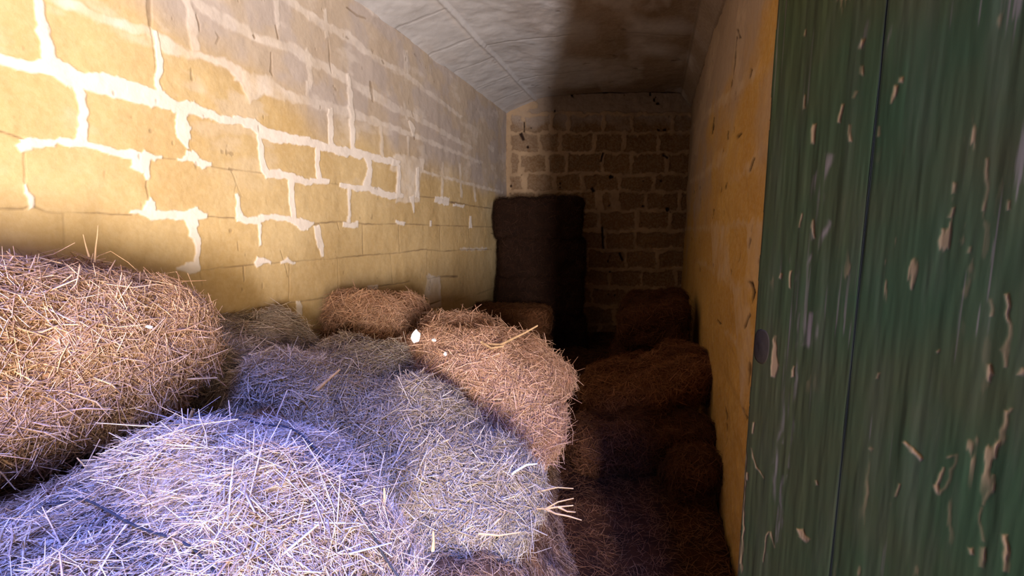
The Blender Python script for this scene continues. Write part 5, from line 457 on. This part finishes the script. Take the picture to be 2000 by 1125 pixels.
def hay_bale(loc, dims, rot, seed, label, n, tint=(1, 1, 1), core=(.16, .11, .075), p=4.5, lump=.055, Lr=(.025, .085), Wr=(.0013, .0034),
             coarse=.16, loose=.30, group=None, sag=0.0, vis=None, shag=.48, name='hay_bale'):
    r = rng(seed); B = Bale(dims, seed, p, lump, sag)
    V, F = cube_grid(34); V, _ = B.surf(V)
    cc = np.array(core) * np.array(tint)
    Cc = cc[None] * (1 + .35 * fbm3(V[:, 0] * 30, V[:, 1] * 30, V[:, 2] * 30, seed + 5, 2))[:, None]
    # stalks over the whole skin, fewer on the underside
    m = int(n * 1.25)
    w = np.array([B.h[1] * B.h[2]] * 2 + [B.h[0] * B.h[2]] * 2 + [B.h[0] * B.h[1], B.h[0] * B.h[1] * .3]); w = w / w.sum()
    f = r.choice(6, m, p=w); uv = r.uniform(-1, 1, (m, 2)); c = np.zeros((m, 3))
    ax = f // 2; sg = np.where(f % 2 == 0, 1, -1)
    for k in range(3):
        q = ax == k; o = [j for j in range(3) if j != k]
        c[q, k] = sg[q]; c[q, o[0]] = uv[q, 0]; c[q, o[1]] = uv[q, 1]
    P, N = B.surf(c)
    if vis is not None:                        # keep the stalks budget on sides that can be seen from the doorway
        R = np.array(Euler(rot).to_matrix()); Nw = N @ R.T; Pw = P @ R.T + np.array(loc)
        ok = (np.sum(unit(np.array([0, 0, CH]) - Pw) * Nw, 1) > -.35) | (r.random(m) < .25)
        P, N, c = P[ok], N[ok], c[ok]; m = len(P)
    rnd = unit(r.normal(0, 1, (m, 3))); T = unit(rnd - N * np.sum(rnd * N, 1, keepdims=True))
    out = np.abs(r.normal(0, shag * .5, (m, 1))) * (r.random((m, 1)) < loose * 2)
    T = unit(T + N * out + np.array([[0, 0, -.25]]) @ np.array(Euler(rot).to_matrix()) * 1.0)
    big = r.random(m) < coarse
    L = r.uniform(*Lr, m) * np.where(big, 1.5, 1); W = r.uniform(*Wr, m) * np.where(big, 1.7, 1)
    P = P + N * (r.uniform(-.006, .014, (m, 1))) + N * (out * L[:, None] * .35)
    C = PAL[r.integers(0, len(PAL), m)] * r.uniform(.65, 1.15, (m, 1)) * np.array(tint)
    C = np.where(big[:, None], C * 1.15, C); C = np.clip(C, 0, .92)
    V2, F2, C2 = blade_mesh(P, T, N, L, W, C, r)
    o = mesh_np(name, np.vstack([V, V2]), np.vstack([F, F2 + len(V)]), HAY, {'tint': np.vstack([Cc, C2])}, smooth=False)
    o.location = loc; o.rotation_euler = rot
    tag(o, label, 'hay bale', group)
    o_b = o; o_b_B = B
    return o, B

def twine(bale, B, y, amp=.004, seed=0, name='twine', rad=.0019):
    """cord wrapped round a bale in its local x-z plane at local y"""
    n = 140; V = []; F = []
    a = np.linspace(0, 2 * math.pi, n, endpoint=False)
    d = np.stack([np.cos(a), np.full(n, y) / B.h[1], np.sin(a)], -1)
    mx = np.maximum(np.abs(d[:, 0]), np.abs(d[:, 2]))[:, None]; d[:, [0, 2]] /= mx
    P, N = B.surf(d)
    k = np.hanning(17); k /= k.sum()
    Pp = np.vstack([P[-8:], P, P[:8]]); P = np.stack([np.convolve(Pp[:, j], k, 'valid') for j in range(3)], -1)
    P = P + N * .039
    P[:, 1] += .008 * np.sin(a * 2 + seed)
    T = unit(np.roll(P, -1, 0) - np.roll(P, 1, 0)); S_ = unit(np.cross(T, N)); U_ = np.cross(S_, T)
    for s in range(6):
        an = 2 * math.pi * s / 6
        V.append(P + rad * (math.cos(an) * S_ + math.sin(an) * U_))
    V = np.stack(V, 1).reshape(-1, 3)
    for i in range(n):
        for s in range(6):
            F.append((i * 6 + s, i * 6 + (s + 1) % 6, ((i + 1) % n) * 6 + (s + 1) % 6, ((i + 1) % n) * 6 + s))
    o = mesh_np(name, V, F, TWINE, parent=bale); o['label'] = 'thin dark baling twine'
    return o

R_ = math.radians
GL = 'hay bales heaped against the left wall'
GR = 'hay bales dumped along the right wall'
GB = 'bales stacked by the back wall'
WA = -math.atan(.302)                                     # turn that lines a box up with the side walls (long axis y)

# left pile ---------------------------------------------------------------------------------
b1, B1 = hay_bale((-1.34, 1.10, 1.155), (.50, 1.02, .54), (R_(-7), R_(3), WA), 201,
         'golden brown hay bale highest on the pile, against the left wall nearest the doorway', 46000, (1.14, .88, .62), group=GL, vis=1, shag=.6, p=3.4, lump=.06, coarse=.2, core=(.30, .22, .17))
b3, B3 = hay_bale((-.65, .60, .85), (.66, .96, .43), (R_(2), R_(2), R_(-28)), 203,
         'pale hay bale with dark twine lying nearest the doorway in front of the pile', 72000, (.95, .90, .90), group=GL, vis=1, coarse=.07, Lr=(.025, .095), Wr=(.001, .0029), p=3.4, lump=.08, shag=.65, core=(.34, .28, .24))
twine(b3, B3, .09, seed=1); twine(b3, B3, .36, seed=2)
b2, B2 = hay_bale((-1.02, 1.98, .78), (.98, .62, .46), (R_(4), R_(10), R_(-14)), 202,
         'pale slumped hay bale behind the golden one, pressed to the left wall', 34000, (1.0, .97, .92), group=GL, vis=1, p=3.2, lump=.085, shag=.7, core=(.26, .21, .17), coarse=.25)
b4, B4 = hay_bale((-.40, 1.76, .63), (1.06, .48, .46), (R_(10), R_(22), R_(-36)), 204,
         'greyish straw bale sloping down to the right across the middle of the pile', 42000, (.82, .80, .74), group=GL, vis=1, p=3.2, lump=.08, shag=.7, core=(.22, .19, .15), coarse=.28)
b6, B6 = hay_bale((-.17, 2.28, .68), (.84, .56, .66), (R_(0), R_(21), R_(-12)), 206,
         'rounded reddish brown hay bale at the right end of the pile', 36000, (1.16, .86, .70), group=GL, vis=1, p=2.9, lump=.075, shag=.8, coarse=.25, core=(.30, .22, .17))
b5, B5 = hay_bale((-.84, 2.78, .86), (.52, .52, .46), (0, R_(4), R_(-16)), 205,
         'small brown hay bale end behind the pile, touching the left wall', 15000, (1.12, .82, .64), group=GL, vis=1, p=3.0, lump=.07, shag=.7, coarse=.25)

def loose_hay(name, X0, X1, Y0, Y1, hfun, nx, ny, nbl, seed, label, cat, tint, Lr=(.03, .09), Wr=(.0012, .0026), dens=None, core=(.12, .075, .045)):
    r = rng(seed)
    X = np.linspace(X0, X1, nx); Y = np.linspace(Y0, Y1, ny); xx, yy = np.meshgrid(X, Y, indexing='ij')
    hz = hfun(xx, yy); V = np.stack([xx, yy, hz], -1).reshape(-1, 3)
    idx = np.arange(nx * ny).reshape(nx, ny); F = np.stack([idx[:-1, :-1], idx[1:, :-1], idx[1:, 1:], idx[:-1, 1:]], -1).reshape(-1, 4)
    keep = (hz.reshape(-1)[F] > .004).any(1); F = F[keep]
    Cc = np.array(core)[None] * np.array(tint) * (1 + .4 * fbm2(V[:, 0] * 25, V[:, 1] * 25, seed, 2))[:, None]
    x = r.uniform(X0, X1, nbl); y = r.uniform(Y0, Y1, nbl)
    if dens is not None: k = r.random(nbl) < dens(x, y); x, y = x[k], y[k]
    m = len(x); e = .01; h0 = hfun(x, y)
    N = unit(np.stack([-(hfun(x + e, y) - h0) / e, -(hfun(x, y + e) - h0) / e, np.ones(m)], -1))
    rnd = unit(r.normal(0, 1, (m, 3))); T = unit(rnd - N * np.sum(rnd * N, 1, keepdims=True)); T = unit(T + N * np.abs(r.normal(0, .16, (m, 1))))
    L = r.uniform(*Lr, m); W = r.uniform(*Wr, m)
    P = np.stack([x, y, np.maximum(h0, 0) + r.uniform(.002, .016, m)], -1)
    C = PAL[r.integers(0, len(PAL), m)] * r.uniform(.5, 1.1, (m, 1)) * np.array(tint)
    V2, F2, C2 = blade_mesh(P, T, N, L, W, C, r)
    o = mesh_np(name, np.vstack([V, V2]), np.vstack([F, F2 + len(V)]), HAY, {'tint': np.vstack([Cc, C2])}, smooth=False)
    return tag(o, label, cat, kind='stuff')

def heap_h(x, y):
    wl = -2.0 + .302 * y
    e = x + .05 * fbm2(x * 3, y * 3, 301, 3)
    h = (.50 * sstep(.36, -.16, e + .03 * (y - 2)) + .38 * sstep(-.45, -.95, e) * sstep(2.2, 1.5, y)) * sstep(.28, .62, y + .05 * noise2(x * 4, y * 4, 7)) * sstep(3.3, 2.7, y)
    h = h * (x > wl + .01)
    return h + .05 * fbm2(x * 6, y * 6, 305, 4) * (h > .02) * sstep(0, .3, h)
loose_hay('loose_hay_heap', -1.9, .42, .25, 3.3, heap_h, 200, 240, 52000, 401,
          'loose tangled hay under and beside the left pile of bales', 'loose hay', (.95, .74, .58))
def litter_h(x, y):
    return .050 + .03 * fbm2(x * 3, y * 2.6, 311, 4)
def litter_dens(x, y):
    lx = -2.0 + .302 * y; return ((x > lx + .02) & (x < lx + 2.40)).astype(float)
def litter_hh(x, y):
    lx = -2.0 + .302 * y
    return np.where((x > lx + .03) & (x < lx + 2.39), litter_h(x, y), -.02)
loose_hay('straw_litter', -1.2, 2.4, .55, 6.35, litter_hh, 180, 260, 60000, 402,
          'thin brown litter of chaff and straw strewn over the floor', 'straw litter', (.46, .25, .12), dens=litter_dens, core=(.07, .04, .02))  # tint lowered to paint in the shade the pile casts on the floor

# right side -------------------------------------------------------------------------------
BR = (.30, .15, .075)  # hay tints on this side lowered, so the shade sits in the colour
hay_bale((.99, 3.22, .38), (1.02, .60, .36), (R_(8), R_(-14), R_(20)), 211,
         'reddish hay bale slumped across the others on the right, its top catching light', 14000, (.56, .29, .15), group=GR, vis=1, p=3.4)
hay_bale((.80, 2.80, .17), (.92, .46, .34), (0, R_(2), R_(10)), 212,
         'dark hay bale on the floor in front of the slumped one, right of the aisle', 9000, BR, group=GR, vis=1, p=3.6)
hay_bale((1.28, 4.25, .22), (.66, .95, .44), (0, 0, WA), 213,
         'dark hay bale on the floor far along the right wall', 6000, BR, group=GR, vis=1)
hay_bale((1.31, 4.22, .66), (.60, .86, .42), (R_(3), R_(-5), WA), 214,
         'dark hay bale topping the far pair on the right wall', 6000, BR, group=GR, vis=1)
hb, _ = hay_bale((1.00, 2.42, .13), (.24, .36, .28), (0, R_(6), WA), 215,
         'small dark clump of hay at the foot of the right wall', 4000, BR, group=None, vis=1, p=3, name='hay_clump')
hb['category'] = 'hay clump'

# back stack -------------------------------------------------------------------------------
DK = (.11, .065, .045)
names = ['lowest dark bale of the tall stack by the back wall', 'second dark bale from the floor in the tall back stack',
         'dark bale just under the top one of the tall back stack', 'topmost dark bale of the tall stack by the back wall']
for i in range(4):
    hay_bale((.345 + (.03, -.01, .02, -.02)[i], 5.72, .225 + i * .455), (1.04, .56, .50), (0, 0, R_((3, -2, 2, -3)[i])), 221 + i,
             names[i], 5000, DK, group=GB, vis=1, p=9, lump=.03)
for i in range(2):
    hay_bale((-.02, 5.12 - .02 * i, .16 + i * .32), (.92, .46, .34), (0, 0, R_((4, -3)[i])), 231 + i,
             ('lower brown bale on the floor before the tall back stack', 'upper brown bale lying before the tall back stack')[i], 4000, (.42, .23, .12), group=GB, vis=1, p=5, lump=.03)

# stalks and flakes ------------------------------------------------------------------------
def tube(paths, mat, name, label, cat, r0=.003):
    V = []; F = []; base = Vector(paths[0][0])
    for pts in paths:
        pts = [Vector(p) for p in pts]; b = len(V); n = len(pts)
        for i, p in enumerate(pts):
            t = (pts[min(i + 1, n - 1)] - pts[max(i - 1, 0)]).normalized(); s = t.orthogonal().normalized(); u = t.cross(s)
            rr = r0 * (1 - .55 * i / max(1, n - 1)) * (1.0 if i % 2 else 1.15)
            for k in range(7):
                a = 2 * math.pi * k / 7; V.append(p - base + s * math.cos(a) * rr + u * math.sin(a) * rr)
        for i in range(n - 1):
            for k in range(7): F.append((b + i * 7 + k, b + i * 7 + (k + 1) % 7, b + (i + 1) * 7 + (k + 1) % 7, b + (i + 1) * 7 + k))
    o = mesh_np(name, [tuple(v) for v in V], F, mat); o.location = base
    return tag(o, label, cat)
tube([[(-0.114, 2.028, 0.994), (-0.049, 1.969, 1.007), (0.000, 1.933, 1.041), (0.053, 1.898, 1.076), (0.104, 1.863, 1.114)],
      [(-0.136, 2.010, 1.008), (-0.089, 1.967, 0.992), (-0.035, 1.949, 1.006)]], STALK, 'dry_stalk', 'long pale forked stalk poking up right from the rounded brown bale', 'stalk', .0065)
tube([[(0.036, 1.504, 0.550), (0.078, 1.466, 0.568), (0.112, 1.438, 0.586), (0.150, 1.413, 0.626), (0.198, 1.396, 0.649)],
      [(0.112, 1.438, 0.586), (0.151, 1.420, 0.604), (0.200, 1.412, 0.614)],
      [(0.112, 1.438, 0.586), (0.142, 1.408, 0.588), (0.181, 1.389, 0.592), (0.221, 1.368, 0.592)],
      [(0.151, 1.420, 0.604), (0.180, 1.409, 0.595), (0.204, 1.390, 0.605)]], STALK, 'dry_stalk', 'branching twig with four tips reaching into the aisle from the pile', 'stalk', .0036)
tube([[(-0.018, 1.563, 0.541), (0.036, 1.519, 0.586), (0.105, 1.493, 0.617), (0.155, 1.466, 0.645), (0.204, 1.447, 0.652)]], STALK, 'dry_stalk', 'thin bowed stalk just above the branching twig', 'stalk', .0032)
tube([[(0.000, 1.454, 0.700), (0.020, 1.446, 0.720), (0.047, 1.439, 0.740), (0.082, 1.430, 0.749)]], FLAKE, 'dry_stalk', 'short bleached stalk end at the foot of the rounded brown bale', 'stalk', .0045)
tube([[(-1.218, 1.358, 1.413), (-1.215, 1.363, 1.453), (-1.206, 1.363, 1.488), (-1.199, 1.362, 1.520)]], STALK, 'dry_stalk', 'tallest upright stalk standing on the golden bale by the wall', 'stalk', .0028)
tube([[(-1.216, 1.340, 1.430), (-1.225, 1.344, 1.459), (-1.229, 1.344, 1.494)]], STALK, 'dry_stalk', 'shorter leaning stalk left of the tallest one on the golden bale', 'stalk', .0026)
tube([[(-0.691, 0.941, 1.091), (-0.672, 0.924, 1.115), (-0.650, 0.908, 1.148)]], STALK, 'dry_stalk', 'stubby pale stalk sticking out of the blue cleft between bales', 'stalk', .0055)
tube([[(-0.245, 0.826, 0.987), (-0.241, 0.820, 1.012), (-0.240, 0.817, 1.032)]], STALK, 'dry_stalk', 'stubby upright stalk on the right edge of the nearest bale', 'stalk', .0035)
tube([[(-0.153, 0.824, 0.898), (-0.150, 0.818, 0.924), (-0.150, 0.816, 0.945)]], STALK, 'dry_stalk', 'short upright stalk at the lower right corner of the nearest bale', 'stalk', .0035)
tube([[(-1.251, 1.179, 1.430), (-1.179, 1.160, 1.440), (-1.112, 1.148, 1.427)], ], STALK, 'dry_stalk', 'long flat stalk bowed over the top of the golden bale', 'stalk', .003)
tube([[(-0.400, 0.741, 1.028), (-0.372, 0.747, 1.038), (-0.345, 0.754, 1.047)]], STALK, 'dry_stalk', 'thick pale stalk lying across the middle of the nearest bale', 'stalk', .005)
tube([[(-0.626, 1.443, 0.997), (-0.585, 1.428, 1.033), (-0.539, 1.413, 1.072)]], STALK, 'dry_stalk', 'thick pale stalk lying on the bale behind the blue hollow', 'stalk', .006)
tube([[(-1.008, 1.351, 1.060), (-0.946, 1.351, 1.063), (-0.885, 1.351, 1.066)]], STALK, 'dry_stalk', 'pale stalk lying level beside the right end of the golden bale', 'stalk', .004)
tube([[(-0.094, 1.215, 0.655), (-0.036, 1.196, 0.663), (0.021, 1.179, 0.684)]], STALK, 'dry_stalk', 'pale stalk lying level low on the right side of the pile', 'stalk', .0035)

def flake(loc, w, h, rot, label, seed):
    r = rng(seed); n = 11; V = []; F = []
    for z in (-.0016, .0016):
        for i in range(n):
            a = 2 * math.pi * i / n; k = r.uniform(.8, 1.1) if z < 0 else None
            if z < 0: V.append((math.cos(a) * w / 2 * k, z, math.sin(a) * h / 2 * k))
            else: V.append((V[i][0] * .94, z, V[i][2] * .94))
        V.append((0, z * 1.6, 0))
    for i in range(n):
        F.append((i, (i + 1) % n, n + 1 + (i + 1) % n, n + 1 + i))
    for i in range(0, n - 1, 2):
        F.append((n, i, i + 1, (i + 2) % n)); F.append((2 * n + 1, n + 1 + (i + 2) % n, n + 1 + i + 1, n + 1 + i))
    F.append((n, n - 1, 0, 0)) 
    o = mesh_np('plaster_flake', V, F, FLAKE, smooth=False); o.location = loc; o.rotation_euler = rot
    return tag(o, label, 'plaster flake')
flake((-0.413, 1.954, 1.047), .040, .072, (.3, .25, 0), 'largest white plaster flake, upright on the rounded brown bale', 1)
flake((-0.331, 1.933, 1.037), .022, .016, (.5, .1, 0), 'small white flake just right of the largest one', 2)
flake((-0.279, 1.896, 0.987), .016, .022, (.4, 0, 0), 'small white flake below and right of the largest one', 3)
flake((-0.880, 1.107, 1.276), .016, .007, (.5, .2, .2), 'tiny white chip on the face of the golden bale', 4)
